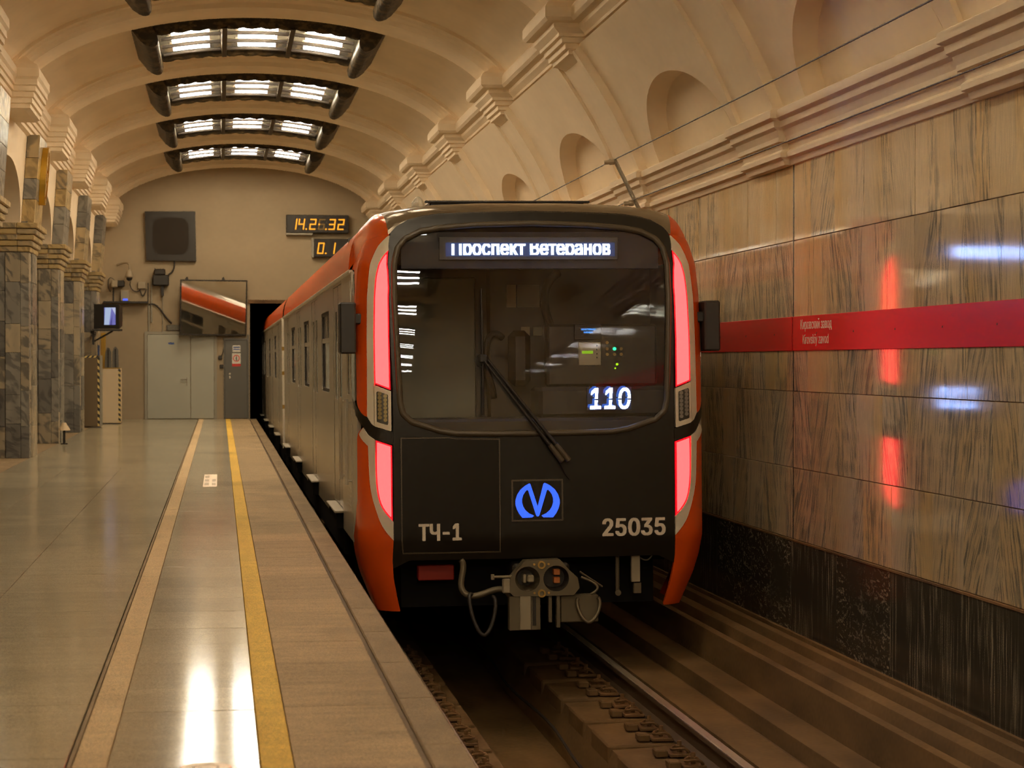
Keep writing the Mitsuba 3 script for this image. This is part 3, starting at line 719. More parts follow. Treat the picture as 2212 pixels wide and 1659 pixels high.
# car body, shared by both cars
SEC = [(-1.35, -.10), (-1.35, 2.0), (-1.345, 2.1), (-1.32, 2.24), (-1.27, 2.34), (-1.17, 2.425), (-1.0, 2.475), (-.7, 2.51), (0, 2.53)]
SEC = SEC + [(-x, z) for x, z in SEC[::-1]][1:]
PITCH_D = 4.5
def side_skin(root, y0, y1, doors, wins):
    """side walls with doors and windows let in; both flanks"""
    for sg in (-1, 1):
        wall = sbox(y0, -.10, y1, 2.02)
        for d in doors: wall = wall.difference(sbox(d - .72, .06, d + .72, 1.98))
        for w in wins: wall = wall.difference(sbox(w - .78, 1.02, w + .78, 1.80).buffer(-.05).buffer(.05))
        def put(m):
            v = m.vertices; v[:, 0] = v[:, 0] if sg < 0 else -v[:, 0]
            if sg > 0: m.invert()
            return m
        cp('side_wall', put(extrude_x(wall, -1.35, -1.30)), 'steel', 20, root)
        for d in doors:
            for e in (-1, 1):
                a, b = (d - .715, d - .006) if e < 0 else (d + .006, d + .715)
                leaf = sbox(a, .065, b, 1.975); wn = sbox(a + .16, .98, b - .16, 1.76).buffer(-.04).buffer(.04)
                k = cp('door', put(extrude_x(leaf.difference(wn), -1.345, -1.31)), 'steel_door', 20, root)
                cp('window', put(extrude_x(wn, -1.338, -1.32)), 'window_dark', 20, k)
            cp('door_seal', put(box(-1.346, -1.32, d - .012, d + .012, .065, 1.975)), 'rubber', False, root)
            k = cp('door_sill', put(box(-1.43, -1.33, d - .68, d + .68, .035, .052, .004)), 'steel_light', False, root)
            cp('bracket', put(box(-1.41, -1.34, d - .6, d + .6, -.10, .034)), 'under_black', False, k)
        for w in wins:
            fr = sbox(w - .78, 1.02, w + .78, 1.80).buffer(-.05).buffer(.05)
            k = cp('window', put(extrude_x(fr, -1.325, -1.31)), 'window_dark', 20, root)
            cp('window_frame', put(extrude_x(fr.difference(fr.buffer(-.035)), -1.338, -1.315)), 'rubber', 20, k)
            cp('vent_bar', put(cat(box(-1.338, -1.315, w - .76, w + .76, 1.50, 1.545), box(-1.336, -1.315, w - .02, w + .02, 1.545, 1.78))), 'steel_door', False, k)
        cp('gutter', put(box(-1.372, -1.33, y0, y1, 2.005, 2.04, .008)), 'steel_light', False, root)
        band = np.array([(-1.352, 2.04), (-1.347, 2.12), (-1.325, 2.24), (-1.275, 2.345), (-1.255, 2.36)])
        G = np.stack([np.stack([band[:, 0], 0 * band[:, 0] + y, band[:, 1]], 1) for y in np.linspace(y0, y1, 12)], 0)
        cp('orange_band', put(grid_mesh(G)), 'orange', True, root)
        cp('lower_skirt', put(box(-1.34, -1.24, y0, y1, -.32, -.10)), 'under_black', False, root)
def car_core(root, y0, y1):
    m = trimesh.creation.extrude_polygon(Polygon([(x * .972, z) for x, z in SEC]), y1 - y0, engine='earcut'); v = m.vertices.copy(); m.vertices = np.stack([v[:, 0], y1 - v[:, 2], v[:, 1]], 1)
    cp('body', m, 'under_black', False, root)
    R = np.array([q for q in SEC if q[1] > 2.33]); G = np.stack([np.stack([R[:, 0], 0 * R[:, 0] + y, R[:, 1] + .002], 1) for y in (y0, y1)], 0)
    cp('roof', grid_mesh(G), 'roof_grey', True, root)
    cp('underframe', cat(box(-1.15, 1.15, y0 + .5, y1 - .3, -.55, -.12)), 'under_black', False, root)
    for yb in (y0 + 2.6, y1 - 3.0):
        for dy in (-1.05, 1.05):
            ms = []
            for sx in (-1, 1):
                ms += [cyl([sx * .79 - .103, yb + dy, RAILZ + .45], [1, 0, 0], .42, .12, 32), cyl([sx * .70 - .085, yb + dy, RAILZ + .45], [1, 0, 0], .445, .03, 32)]
            ms.append(cyl([-.8, yb + dy, RAILZ + .42], [1, 0, 0], .08, 1.6, 12))
            cp('wheelset', cat(*ms), 'under_black', 30, root)
        cp('bogie_frame', cat(box(-.98, -.86, yb - 1.5, yb + 1.5, -.72, -.56, .03), box(.86, .98, yb - 1.5, yb + 1.5, -.72, -.56, .03)), 'under_black', False, root)
C1 = 33.75
# cab shell behind the front pieces, with a window hole
backing = Polygon([(-1.28, 2.15), (-1.16, 2.27), (-1.05, 2.34), (1.05, 2.34), (1.16, 2.27), (1.28, 2.15), (1.5, 1.9), (1.5, -.1), (1.3, -.15), (-1.3, -.15), (-1.5, -.1), (-1.5, 1.9)]).difference(glass_poly.buffer(.01))
cp('cab_shell', shell(backing, .06, front, -.032, .02), 'under_black', 25)
m = [box(-1.05, 1.05, YF + .45, YF + 2.0, 2.36, 2.40), box(-1.31, 1.31, YF + .25, YF + 2.0, -.15, .45), box(-1.30, -1.28, YF + .5, YF + 2.0, .4, 2.10), box(1.28, 1.30, YF + .5, YF + 2.0, .4, 2.10)]
cp('cab_lining', cat(*m), 'cab_mid', False)
side_skin(car, YF + 2.0, C1, [18.32 + PITCH_D * i for i in range(4)], [20.57 + PITCH_D * i for i in range(3)])
car_core(car, YF + 2.0, C1)
# cab side with the driver's door
for sg in (-1, 1):
    def put(m):
        v = m.vertices; v[:, 0] = v[:, 0] if sg < 0 else -v[:, 0]
        if sg > 0: m.invert()
        return m
    wl = sbox(YF + .62, -.10, YF + 2.0, 2.02)
    dr_ = sbox(YF + .72, .12, YF + 1.36, 1.96)
    wl2 = wl.difference(dr_).difference(sbox(YF + .4, .9, YF + .66, 2.1))
    cp('cab_wall_panel', put(extrude_x(wl2, -1.352, -1.31)), 'steel_light', 20)
    wn = sbox(YF + .86, 1.05, YF + 1.20, 1.72).buffer(-.03).buffer(.03)
    k = cp('cab_door', put(extrude_x(dr_.buffer(-.005).difference(wn), -1.358, -1.32)), 'steel_light', 20)
    cp('window', put(extrude_x(wn, -1.348, -1.33)), 'window_dark', 20, k)
    for yy in (YF + .66, YF + 1.44):
        cp('handrail', put(cat(tube([[-1.40, yy, .35], [-1.40, yy, 1.02]], .016, 8), cyl([-1.36, yy, .38], [-1, 0, 0], .012, .045, 8), cyl([-1.36, yy, .99], [-1, 0, 0], .012, .045, 8))), 'steel_light', 30)
    cp('vent_grille', put(cat(*[box(-1.36, -1.33, YF + .78, YF + 1.28, z, z + .012) for z in np.arange(.16, .32, .035)])), 'steel_light', False, k)
    cp('gutter', put(box(-1.372, -1.33, YF + .75, YF + 2.0, 2.005, 2.04, .008)), 'steel_light', False)
    band = np.array([(-1.352, 2.04), (-1.347, 2.12), (-1.325, 2.24), (-1.275, 2.345), (-1.255, 2.36)])
    cp('orange_band', put(grid_mesh(np.stack([np.stack([band[:, 0], 0 * band[:, 0] + y, band[:, 1]], 1) for y in np.linspace(YF + .97, YF + 2.0, 4)], 0))), 'orange', True)
    # door mirror / camera box beside the cab window
    k = cp('side_mirror', put(box(-1.475, -1.352, YF + .10, YF + .34, 1.375, 1.765, .012)), 'rubber', False)
    cp('mirror_arm', put(box(-1.37, -1.30, YF + .17, YF + .27, 1.60, 1.68, .01)), 'rubber', False, k)
R = np.array([q for q in SEC if q[1] > 2.33]); cp('roof', grid_mesh(np.stack([np.stack([R[:, 0], 0 * R[:, 0] + y, R[:, 1] + .002], 1) for y in (YF + .95, YF + 2.0)], 0)), 'roof_grey', True)
k = cp('roof_unit', box(-.72, .52, YF + .75, YF + 2.9, 2.50, 2.585, .012), 'roof_dark', False)
cp('unit_rim', box(-.76, .56, YF + .70, YF + .76, 2.565, 2.582, .004), 'roof_dark', False, k)
cp('antenna', tube([[-.83, YF + .55, 2.49], [-.83, YF + .55, 2.525], [-.83, YF + .55, 2.55], [-.83, YF + .55, 2.585], [-.83, YF + .55, 2.60]], [.055, .055, .052, .030, .012], 10), 'trim_white', 20)
cp('antenna_dish', tube([[-.66, YF + .5, 2.50], [-.66, YF + .5, 2.512], [-.66, YF + .5, 2.52]], [.12, .10, .04], 20), 'roof_grey', 30)

# lettering and emblem on the front
def front_text(m, s0, z0, off):
    v = m.vertices.copy(); q = np.stack([v[:, 0] + s0, v[:, 1] + z0], 1); Pn, N = front(q); m = m.copy(); m.vertices = Pn + N * (off + v[:, 2:3]); return m
def letters(s, height, s0, s1, z0, mat, name, bold=True, emit=None, parent=None):
    m = text(s, height, bold, .003, s1 - s0 - .008); m = cat(*[xf(m, None, [dx, 0, 0]) for dx in (0, .004, .008)]); cp(name, front_text(m, s0, z0, .003), mat, False, parent, emit=emit)
letters('ТЧ-1', .122, -.90, -.572, -.045, 'lettering', 'depot_lettering')
letters('25035', .128, .512, 1.012, -.036, 'lettering', 'fleet_number')
ec, ez = .010, .246
k = cp('emblem_plate', shell(sbox(ec - .200, ez - .160, ec + .200, ez + .160).buffer(-.006).buffer(.006), .05, front, .006, .02), 'gasket', 25)
cp('plate_face', shell(sbox(ec - .186, ez - .146, ec + .186, ez + .146), .05, front, .009, .01), 'mask_black', 25, k)
# blue letter M: two crescents and a V, in units of the plate
def up(x, y): return (ec + (x - 990) / 1440 * .405, ez + (890 - y) / 1180 * .325)
cres = [(770, 415), (650, 480), (520, 590), (430, 730), (385, 880), (385, 1000), (420, 1130), (480, 1250), (570, 1370), (840, 1365), (890, 1320), (870, 1300), (760, 1250), (660, 1160), (600, 1060), (570, 950), (570, 850), (600, 740), (650, 660), (705, 600), (735, 620), (940, 1290), (965, 1335), (1020, 1335), (1045, 1290)]
cres2 = [(1985 - x, y) for x, y in [(770, 415), (650, 480), (520, 590), (430, 730), (385, 880), (385, 1000), (420, 1130), (480, 1250), (570, 1370), (840, 1365), (890, 1320), (870, 1300), (760, 1250), (660, 1160), (600, 1060), (570, 950), (570, 850), (600, 740), (650, 660), (705, 600), (735, 620), (940, 1290)]][::-1]
em = Polygon([up(*q) for q in cres + cres2 + [(1180, 410), (1150, 440), (992, 1050), (800, 440)]])
em = em.buffer(0)
cp('emblem', shell(em, .02, front, .012, .004), None, 25, k, emit=[.035, .15, 1.5], label='glowing blue letter M emblem')
# LED sign and route number behind the glass
hdr = cp('sign_header', box(-1.00, 1.00, YF + .17, YF + .36, 2.02, 2.30), 'header', False)
sgn = cp('destination_sign', box(-.71, .68, YF + .15, YF + .19, 2.085, 2.262, .004), 'cab_mid', False, label='destination display')
dt = text('Проспект Ветеранов', .118, True, .004, 1.23); dt = cat(dt, xf(dt, None, [.005, 0, 0]))
dt = trimesh.intersections.slice_mesh_plane(trimesh.intersections.slice_mesh_plane(dt, [0, 1, 0], [0, .0, 0]), [0, -1, 0], [0, .086, 0])
dt = xf(dt, FRONT, [-.615, YF + .146, 2.122])
BLUEW = [4.5, 7.5, 16.0]
cp('led_text', dt, None, False, sgn, emit=BLUEW, label='glowing blue white destination lettering')
cp('led_glow', box(-.66, .655, YF + .1475, YF + .1495, 2.112, 2.218), None, False, sgn, emit=[.012, .030, .10])
num = cp('route_number', box(.415, .765, YF + .085, YF + .10, .925, 1.105, .003), 'header', False, label='route number display')
nt = text('110', .155, True, .004, .315); nt.vertices[:, 0] += nt.vertices[:, 1] * .06
hi = trimesh.intersections.slice_mesh_plane(nt, [0, 1, 0], [0, .076, 0]); lo = trimesh.intersections.slice_mesh_plane(nt, [0, -1, 0], [0, .066, 0])
cp('led_digits', xf(cat(hi, lo), FRONT, [.437, YF + .082, .937]), None, False, num, emit=BLUEW, label='glowing digits 110')
ghost = xf(cat(hi, lo), FRONT, [.420, YF + .0848, .950]); cp('digit_shadow', ghost, None, False, num, emit=[.015, .10, .50])

# driver's cab interior
bw = YF + 1.95
cp('cab_back_wall', box(-1.29, 1.29, bw, bw + .04, .4, 2.36), 'cab_mid', False)
kd = cp('cab_rear_door', box(-.98, -.22, bw - .03, bw, .45, 2.02, .01), 'cab_door', False)
cp('door_frame', cat(box(-1.02, -.98, bw - .05, bw, .45, 2.06), box(-.22, -.17, bw - .05, bw, .45, 2.06), box(-1.02, -.17, bw - .05, bw, 2.02, 2.06)), 'cab_mid', False, kd)
cp('cab_left_panel', box(-1.28, -1.04, bw - .9, bw - .02, .45, 2.0), 'cab_dark', False)
cp('cab_cupboard', box(-.12, 1.25, bw - .25, bw - .01, .45, 2.3), 'cab_mid', False)
cp('notice', box(.02, .10, bw - .262, bw - .255, 1.76, 1.95), 'paper', False, label='pale paper notice')
cp('notice', box(.11, .30, bw - .262, bw - .255, 1.76, 1.95), 'cab_wall', False)
for i in range(2): cp('switch_plate', box(.14 + .105 * i, .215 + .105 * i, bw - .265, bw - .255, 1.52, 1.595, .004), 'paper' if i == 0 else 'cab_wall', False)
cp('seat_headrest', cat(box(-.02, .16, bw - .7, bw - .55, 1.1, 1.56, .05)), 'cab_dark', False)
cp('cab_hose', tube(spline([[.46, bw - .3, 2.05], [.36, bw - .33, 1.95], [.33, bw - .34, 1.8], [.38, bw - .33, 1.6], [.42, bw - .3, 1.5]], 24), .035, 10), 'cab_dark', True)
cp('cab_hose', tube(spline([[-.02, bw - .3, 1.50], [-.12, bw - .33, 1.53], [-.17, bw - .34, 1.42], [-.15, bw - .33, 1.2], [-.1, bw - .3, 1.0]], 24), .028, 10), 'cab_dark', True)
dash = Polygon([(-1.25, .45), (-1.25, .90), (-.8, .865), (.8, .865), (1.25, .90), (1.25, .45)])
cp('dashboard', cat(box(-1.27, 1.27, YF + .16, YF + .75, .45, .865, .02), box(.10, 1.25, YF + .45, YF + .95, .86, 1.10, .03)), 'cab_dark', False)
con = cp('control_console', box(.22, 1.12, YF + .80, YF + .95, 1.10, 1.60, .02), 'cab_dark', False)
dv = cp('control_device', box(.475, .655, YF + .775, YF + .80, 1.27, 1.455, .004), 'device', False, con, label='pale control unit with a green display')
del dv
part(con, 'green_display', place(box(.50, .59, YF + .772, YF + .776, 1.362, 1.385)), None, False, emit=[.22, .42, .01])
for z in (1.33, 1.36, 1.395, 1.425): cp('button', cyl([.622, YF + .776, z], [0, -1, 0], .006, .004, 8), 'cab_dark', 30, con)
cp('green_lamp', cyl([.77, YF + .80, 1.40], [0, -1, 0], .014, .008, 12), None, 30, con, emit=[.05, 2.2, .7])
for xx, zz in ((.71, 1.45), (.71, 1.40), (.71, 1.355), (.77, 1.355), (.825, 1.40), (.825, 1.355)): cp('button', cyl([xx, YF + .80, zz], [0, -1, 0], .013, .006, 12), 'lens_led', 30, con)
cp('green_lamp', cyl([.79, YF + .80, 1.275], [0, -1, 0], .010, .006, 10), None, 30, con, emit=[.5, 1.3, .0])
cp('green_lamp', cyl([.775, YF + .80, 1.243], [0, -1, 0], .007, .006, 10), None, 30, con, emit=[.5, 1.3, .0])
scr = cp('cab_screen', box(.44, .66, YF + .77, YF + .80, 1.475, 1.60, .004), 'cab_dark', False, con)
tm = cat(xf(text('НЕАКТИВНАЯ', .014, True, .002, .115), FRONT, [.495, YF + .768, 1.55]), xf(text('КАБИНА', .014, True, .002, .075), FRONT, [.515, YF + .768, 1.527]))
part(con, 'screen_text', place(tm), None, False, emit=[.10, .55, 1.6])
# wiper
wp = cp('wiper', tube([front_pt(np.array([-.405]), np.array([z]))[0] + [0, -.035, 0] for z in np.linspace(.90, 1.86, 12)], np.linspace(.010, .005, 12), 8), 'rubber', True)
cp('blade_frame', tube([front_pt(np.array([-.405]), np.array([z]))[0] + [0, -.052, 0] for z in np.linspace(1.0, 1.7, 8)], .009, 8), 'rubber', True, wp)
pv = front_pt(np.array([-.40]), np.array([1.33]))[0] + [0, -.06, 0]
cp('blade_clip', cat(box(pv[0] - .035, pv[0] + .035, pv[1] - .02, pv[1] + .03, pv[2] - .035, pv[2] + .03, .012), tube(spline([pv + [-.02, 0, .03], pv + [-.06, -.01, .0], pv + [-.05, -.01, -.05], pv + [0, 0, -.06]], 14), .004, 6)), 'rubber', 30, wp)
for dx, e in ((0, (.195, .545)), (.055, (.245, .55))):
    p0 = pv + [dx * .6, -.012, -.01]; p1 = front_pt(np.array([e[0]]), np.array([e[1]]))[0] + [0, -.065, 0]
    k2 = cp('wiper_arm', tube(np.linspace(p0, p1, 8), np.linspace(.010, .016, 8), 8), 'rubber', True, wp)
    q0 = p1 + (p0 - p1) * .16
    cp('arm_knuckle', tube([q0, p1, p1 + (p1 - q0) * .06], [.020, .024, .012], 10), 'gasket', True, k2)
ph = front_pt(np.array([.24]), np.array([.50]))[0]
cp('washer_hose', tube(spline([ph + [-.06, -.05, .03], ph + [-.03, -.03, -.03], ph + [.02, -.012, -.10]], 12), .005, 6), 'rubber', True, wp)
# coupler and gear below the mask
co = thing  # (parts below belong to the leading car)
plate = [(-.215, -.335), (-.105, -.205), (.165, -.20), (.235, -.28), (.30, -.34), (.315, -.42), (.27, -.475), (-.19, -.475), (-.225, -.44)]
yc = YF - .10
hole1, hole2 = Point(-.085, -.345).buffer(.095, 24), Point(.135, -.345).buffer(.098, 24)
cpl = cp('coupler', extrude_y(Polygon(plate).buffer(-.012).buffer(.012).difference(hole1).difference(hole2), yc, yc + .12), 'coupler', 20, label='coupler head with cone and funnel')
def cone(c, r0, r1, d, n=32): return tube([[c[0], yc + .004, c[1]], [c[0], yc + d, c[1]]], [r0, r1], n, cap=False)
cp('coupler_cone', cat(cone((-.085, -.345), .095, .05, .16), cyl([-.085, yc + .16, -.345], [0, 1, 0], .05, .01, 20)), 'coupler', 30, cpl)
cp('coupler_funnel', cat(cone((.135, -.345), .098, .07, .2), cyl([.135, yc + .2, -.345], [0, 1, 0], .07, .01, 20)), 'coupler_dark', 30, cpl)
cp('coupler_hook', cat(box(-.085, -.035, yc - .01, yc + .12, -.37, -.315, .008), box(-.115, -.09, yc + .02, yc + .12, -.375, -.31, .006)), 'coupler_light', False, cpl)
for i in range(2): cp('contact_block', box(.125, .175, yc + .06, yc + .16, -.325 - .062 * i, -.28 - .062 * i, .004), 'copper_block', False, cpl)
for z in (-.238, -.455):
    cp('brass_ring', trimesh.util.concatenate([xf(trimesh.creation.annulus(.018, .030, .02), rotm([1, 0, 0], 90), [.022, yc - .008, z])]), 'brass', 30, cpl)
    for s in (-1, 1): cp('rivet', cyl([.022 + s * .055, yc + .002, z + .004], [0, -1, 0], .009, .006, 10), 'brass', 30, cpl)
cp('coupler_lever', cat(cyl([-.345, yc + .03, -.325], [1, 0, 0], .010, .16, 8), cyl([-.348, yc + .03, -.345], [0, 0, 1], .014, .04, 8), box(-.275, -.215, yc + .0, yc + .05, -.45, -.34, .008)), 'coupler_light', 30, cpl)
cp('coupler_shank', box(-.18, .26, yc + .12, YF + .9, -.44, -.24, .02), 'coupler_dark', False, cpl)
cp('coupler_leg', cat(box(-.225, .015, yc + .02, yc + .10, -.735, -.475, .004)), 'coupler', False, cpl)
cp('coupler_leg', cat(box(-.145, -.06, yc, yc + .03, -.73, -.47, .004)), 'coupler_light', False, cpl)
cp('leg_slot', box(-.045, -.02, yc + .012, yc + .03, -.70, -.48), 'coupler_dark', False, cpl)
cp('coupler_leg', cat(box(.08, .105, yc + .03, yc + .08, -.68, -.48), box(.14, .165, yc + .02, yc + .08, -.72, -.48)), 'coupler', False, cpl)
cp('coupler_box', box(.175, .47, yc + .06, yc + .16, -.69, -.48, .008), 'coupler', False, cpl)
cp('pipe_bracket', cat(tube(spline([[.33, yc + .02, -.34], [.40, yc + .01, -.37], [.45, yc + .0, -.41], [.40, yc, -.47]], 20), .010, 8), tube([[.32, yc + .02, -.30], [.50, yc + .05, -.42]], .008, 8)), 'coupler', True, cpl)
cp('brake_hose', tube(spline([[.31, yc + .03, -.50], [.32, yc + .0, -.62], [.38, yc - .02, -.68], [.45, yc, -.62], [.46, yc + .03, -.50]], 26), .014, 8), 'coupler', True, cpl)
cp('brake_hose', tube(spline([[-.50, yc + .1, -.46], [-.49, yc + .02, -.66], [-.42, yc, -.76], [-.35, yc + .02, -.66], [-.345, yc + .08, -.48]], 26), .015, 8), 'coupler_dark', True, car)
cp('bent_pipe', tube(spline([[-.575, YF + .06, -.20], [-.575, YF + .05, -.38], [-.565, YF + .04, -.435], [-.53, YF + .03, -.468], [-.47, YF + .02, -.475], [-.21, YF - .02, -.475]], 40), .024, 10), 'coupler', True)
cp('receiver_box', box(-.88, -.60, YF + .30, YF + .42, -.38, -.26, .008), 'under_red', False, label='dark red box under the front')
cp('receiver_box', box(.76, .83, YF + .12, YF + .16, -.41, -.195, .004), 'coupler_light', False, label='pale bracket under the front')
cp('receiver_box', box(.78, .84, YF + .13, YF + .17, -.50, -.415, .004), 'coupler', False)
cp('hang_rod', cat(cyl([.655, YF + .15, -.48], [0, 0, 1], .016, .27, 10), cyl([.655, YF + .14, -.49], [0, -1, 0], .024, .02, 12)), 'coupler', 30)
cp('hang_rod', tube(spline([[.83, YF + .14, -.22], [.89, YF + .1, -.235], [.92, YF + .1, -.20]], 12), .006, 8), 'coupler', True)
cp('front_underframe', cat(box(-1.0, 1.0, YF + .45, YF + 1.1, -.60, -.16), box(-1.05, 1.05, YF + .25, YF + .5, -.25, -.14)), 'under_black', False)
# second car
car2 = thing('metro_car', 'second metro car coupled behind, running into the dark tunnel mouth', 'train')
D2 = 34.35
side_skin(car2, D2, D2 + 19.0, [D2 + 2.6 + PITCH_D * i for i in range(4)], [D2 + 4.85 + PITCH_D * i for i in range(3)])
car_core(car2, D2, D2 + 19.0)
cp('end_barrier', cat(box(-1.37, -1.33, D2 - .12, D2 - .04, -.1, 2.02)), 'trim_white', False, car2, label='pale barrier post with yellow bands between the cars')
for z in (.55, 1.1, 1.5): cp('barrier_band', box(-1.372, -1.328, D2 - .122, D2 - .038, z, z + .06), 'post_yellow', False, car2)

# ================================================================== RED STATION SIGN ON THE RIGHT WALL
for (y0, y1, lb, txt) in ((15.585, 20.70, 'red enamel wall band directly beside the train, without lettering', False), (9.0, 15.55, 'red enamel wall band carrying the station name in white letters', True)):
    k = thing('sign_band', lb, 'sign')
    part(k, 'panel', box(XW - .012, XW - .001, y0, y1, 1.385, 1.648, .003), 'red_band')
    for y in np.arange(y0 + .5, y1, .9): part(k, 'screw', cyl([XW - .012, y, 1.515], [-1, 0, 0], .006, .003, 8), 'rail_side')
    if txt:
        for s, h, a, b, z, nm in (('Кировский завод', .072, 15.33, 14.52, 1.548, 'name_lettering'), ('Kirovskiy zavod', .068, 15.27, 14.60, 1.437, 'latin_lettering')):
            part(k, nm, xf(text(s, h, False, .002, a - b), RIGHTW, [XW - .012, a, z]), 'band_letter')

# overhead wires and their arm
ap = thing('wire_arm', 'grey metal arm with insulators carrying the wire beside the right cornice', 'bracket')
part(ap, 'arm', tube([[4.26, 20.6, 2.68], [3.93, 20.6, 3.33]], .020, 10), 'frame_grey', True)
part(ap, 'arm_base', box(4.22, 4.30, 20.5, 20.7, 2.62, 2.74, .01), 'frame_grey')
for (x, z) in ((3.93, 3.31), (4.13, 2.90)):
    part(ap, 'insulator', cat(cyl([x - .01, 20.58, z], [-1, .1, -.1], .030, .05, 12), cyl([x - .06, 20.585, z - .005], [-1, .1, -.1], .022, .05, 12)), 'cream_box', 30)
solo('overhead_wire', 'thin dark wire running along above the right cornice from the arm', 'wire', tube([[3.93, y, 3.335 - .02 * math.sin((y - 5) / 15.6 * PI)] for y in np.linspace(5, 20.6, 24)] + [[3.93, 47.9, 3.33]], .0055, 6), 'black_metal', True)
solo('signal_wire', 'thin wire running across the mouldings of the lower right cornice', 'wire', tube([[4.12, y, 2.93 - .015 * math.sin((y - 5) / 15.6 * PI)] for y in np.linspace(5, 20.6, 24)] + [[4.12, 47.9, 2.93]], .0045, 6), 'black_metal', True)

# ================================================================== FLOOR STICKERS
k = thing('floor_sticker', 'pale rectangular sticker with printed lines on the floor beside the yellow strip', 'sticker')
part(k, 'sheet', box(-.178, -.032, 21.9, 24.3, 0.0005, .0022), 'sticker')
for (xa, xb, n) in ((-.165, -.118, 3), (-.085, -.045, 2)):
    for i in range(n):
        part(k, 'print_block', box(xa, xb, 22.15 + i * .7, 22.6 + i * .7, .002, .0026), 'sticker_ink')
k = thing('floor_sticker', 'round pale floor sticker cut off by the bottom edge of the photo', 'sticker')
rm = extrude_z(Point(-.047, 6.725).buffer(.082, 48), .0005, .0022); part(k, 'rim', rm, 'sticker_rim')
part(k, 'sheet', extrude_z(Point(-.047, 6.725).buffer(.076, 48), .0015, .0028), 'sticker')
part(k, 'print_block', extrude_z(Point(-.047, 6.725).buffer(.045, 32).difference(Point(-.047, 6.725).buffer(.036, 32)), .0026, .0032), 'sticker_ink')

# ================================================================== END WALL: DOORS, PANELS, CLOCKS, CAMERAS
YE = Y_END
def eb(x0, x1, z0, z1, d=.05, back=0.0, bev=0.0): return box(x0, x1, YE - d, YE - back, z0, z1, bev)
d1 = struct('door_1', None, None)
part(d1, 'frame', cat(eb(-1.69, -1.63, 0, 1.99, .06), eb(-.13, -.07, 0, 1.99, .06), eb(-1.69, -.07, 1.93, 1.99, .06)), 'frame_grey')
part(d1, 'leaf', eb(-1.628, -.665, .012, 1.928, .045, 0, .006), 'door_grey'); part(d1, 'leaf', eb(-.655, -.132, .012, 1.928, .045, 0, .006), 'door_grey')
part(d1, 'handle', cat(box(-.76, -.735, YE - .06, YE - .04, .76, .95), tube([[-.745, YE - .05, .91], [-.745, YE - .10, .91], [-.88, YE - .10, .905]], .012, 8)), 'frame_grey', 30)
part(d1, 'plate', eb(-1.16, -1.03, 1.70, 1.745, .05), 'blue_plate')
part(d1, 'hinge', cyl([-.125, YE - .06, .10], [0, 0, 1], .014, .12, 8), 'frame_grey', 30); part(d1, 'hinge', cyl([-.125, YE - .06, .85], [0, 0, 1], .014, .12, 8), 'frame_grey', 30)
d2 = struct('door_2', None, None)
part(d2, 'leaf', eb(.11, .62, .012, 1.80, .05, 0, .006), 'door_dark'); part(d2, 'frame', cat(eb(.085, .11, 0, 1.83, .07), eb(.62, .655, 0, 1.93, .10), eb(.085, .655, 1.80, 1.84, .07)), 'door_dark')
part(d2, 'knob', cat(cyl([.225, YE - .05, 1.03], [0, -1, 0], .022, .02, 12), box(.21, .24, YE - .056, YE - .05, .93, .99)), 'steel_light', 30)
wn = thing('warning_sign', 'white and red warning notice with a round no entry figure on the dark grey door', 'sign')
part(wn, 'sheet', eb(.275, .47, 1.20, 1.50, .056, .05), 'sign_white'); part(wn, 'footer', eb(.275, .47, 1.20, 1.262, .058, .05), 'sign_red')
part(wn, 'ring', xf(trimesh.creation.annulus(.058, .078, .004), rotm([1, 0, 0], 90), [.372, YE - .058, 1.385]), 'sign_red', 30)
part(wn, 'figure', cat(cyl([.372, YE - .057, 1.425], [0, -1, 0], .012, .003, 10), eb(.36, .384, 1.35, 1.412, .060, .056), eb(.358, .368, 1.325, 1.352, .060, .056), eb(.376, .386, 1.325, 1.352, .060, .056)), 'black_metal', 30)
wn2 = solo('door_notice', 'small white notice with dark lines above the red warning notice on the door', 'sign', eb(.285, .465, 1.53, 1.68, .056, .05), 'sign_white')
part(wn2, 'text_line', cat(eb(.30, .45, 1.62, 1.65, .058, .055), eb(.30, .45, 1.575, 1.60, .058, .055)), 'blue_plate')
# black panel
k = thing('wall_panel', 'large square black loudspeaker panel high on the end wall', 'panel')
pf = np.array([[-1.678, 4.71], [-.552, 4.72], [-.527, 3.59], [-1.648, 3.60]])
part(k, 'frame', extrude_y(Polygon(pf), YE - .14, YE - .02), 'black_panel')
part(k, 'mesh_screen', extrude_y(sbox(-1.50, 3.74, -.70, 4.57).buffer(-.2).buffer(.2), YE - .155, YE - .13), 'black_mesh')
part(k, 'bracket', eb(-1.2, -1.0, 4.0, 4.3, .03), 'black_metal')
# clocks
SEG = {'0': 'abcdef', '1': 'bc', '2': 'abged', '3': 'abgcd', '4': 'fgbc', '6': 'afgedc'}
def digit(ch, x, z, w, h):
    """lamp dots of one seven segment figure, leaning a little"""
    P_ = {'a': ((0, h), (w, h)), 'b': ((w, h), (w, h / 2)), 'c': ((w, h / 2), (w, 0)), 'd': ((0, 0), (w, 0)), 'e': ((0, h / 2), (0, 0)), 'f': ((0, h), (0, h / 2)), 'g': ((0, h / 2), (w, h / 2))}
    pts = set()
    for s in SEG[ch]:
        a, b = P_[s]; n = 5
        for q in np.linspace(0, 1, n): pts.add((round(a[0] + (b[0] - a[0]) * q, 4), round(a[1] + (b[1] - a[1]) * q, 4)))
    return [(x + px + pz * .14, z + pz) for px, pz in sorted(pts)]
def dots(pts, y, r=.017): return cat(*[cyl([px, y, pz], [0, -1, 0], r, .006, 8) for px, pz in pts])
AMB, AMBD = [1.5, .50, .02], [.16, .07, .006]
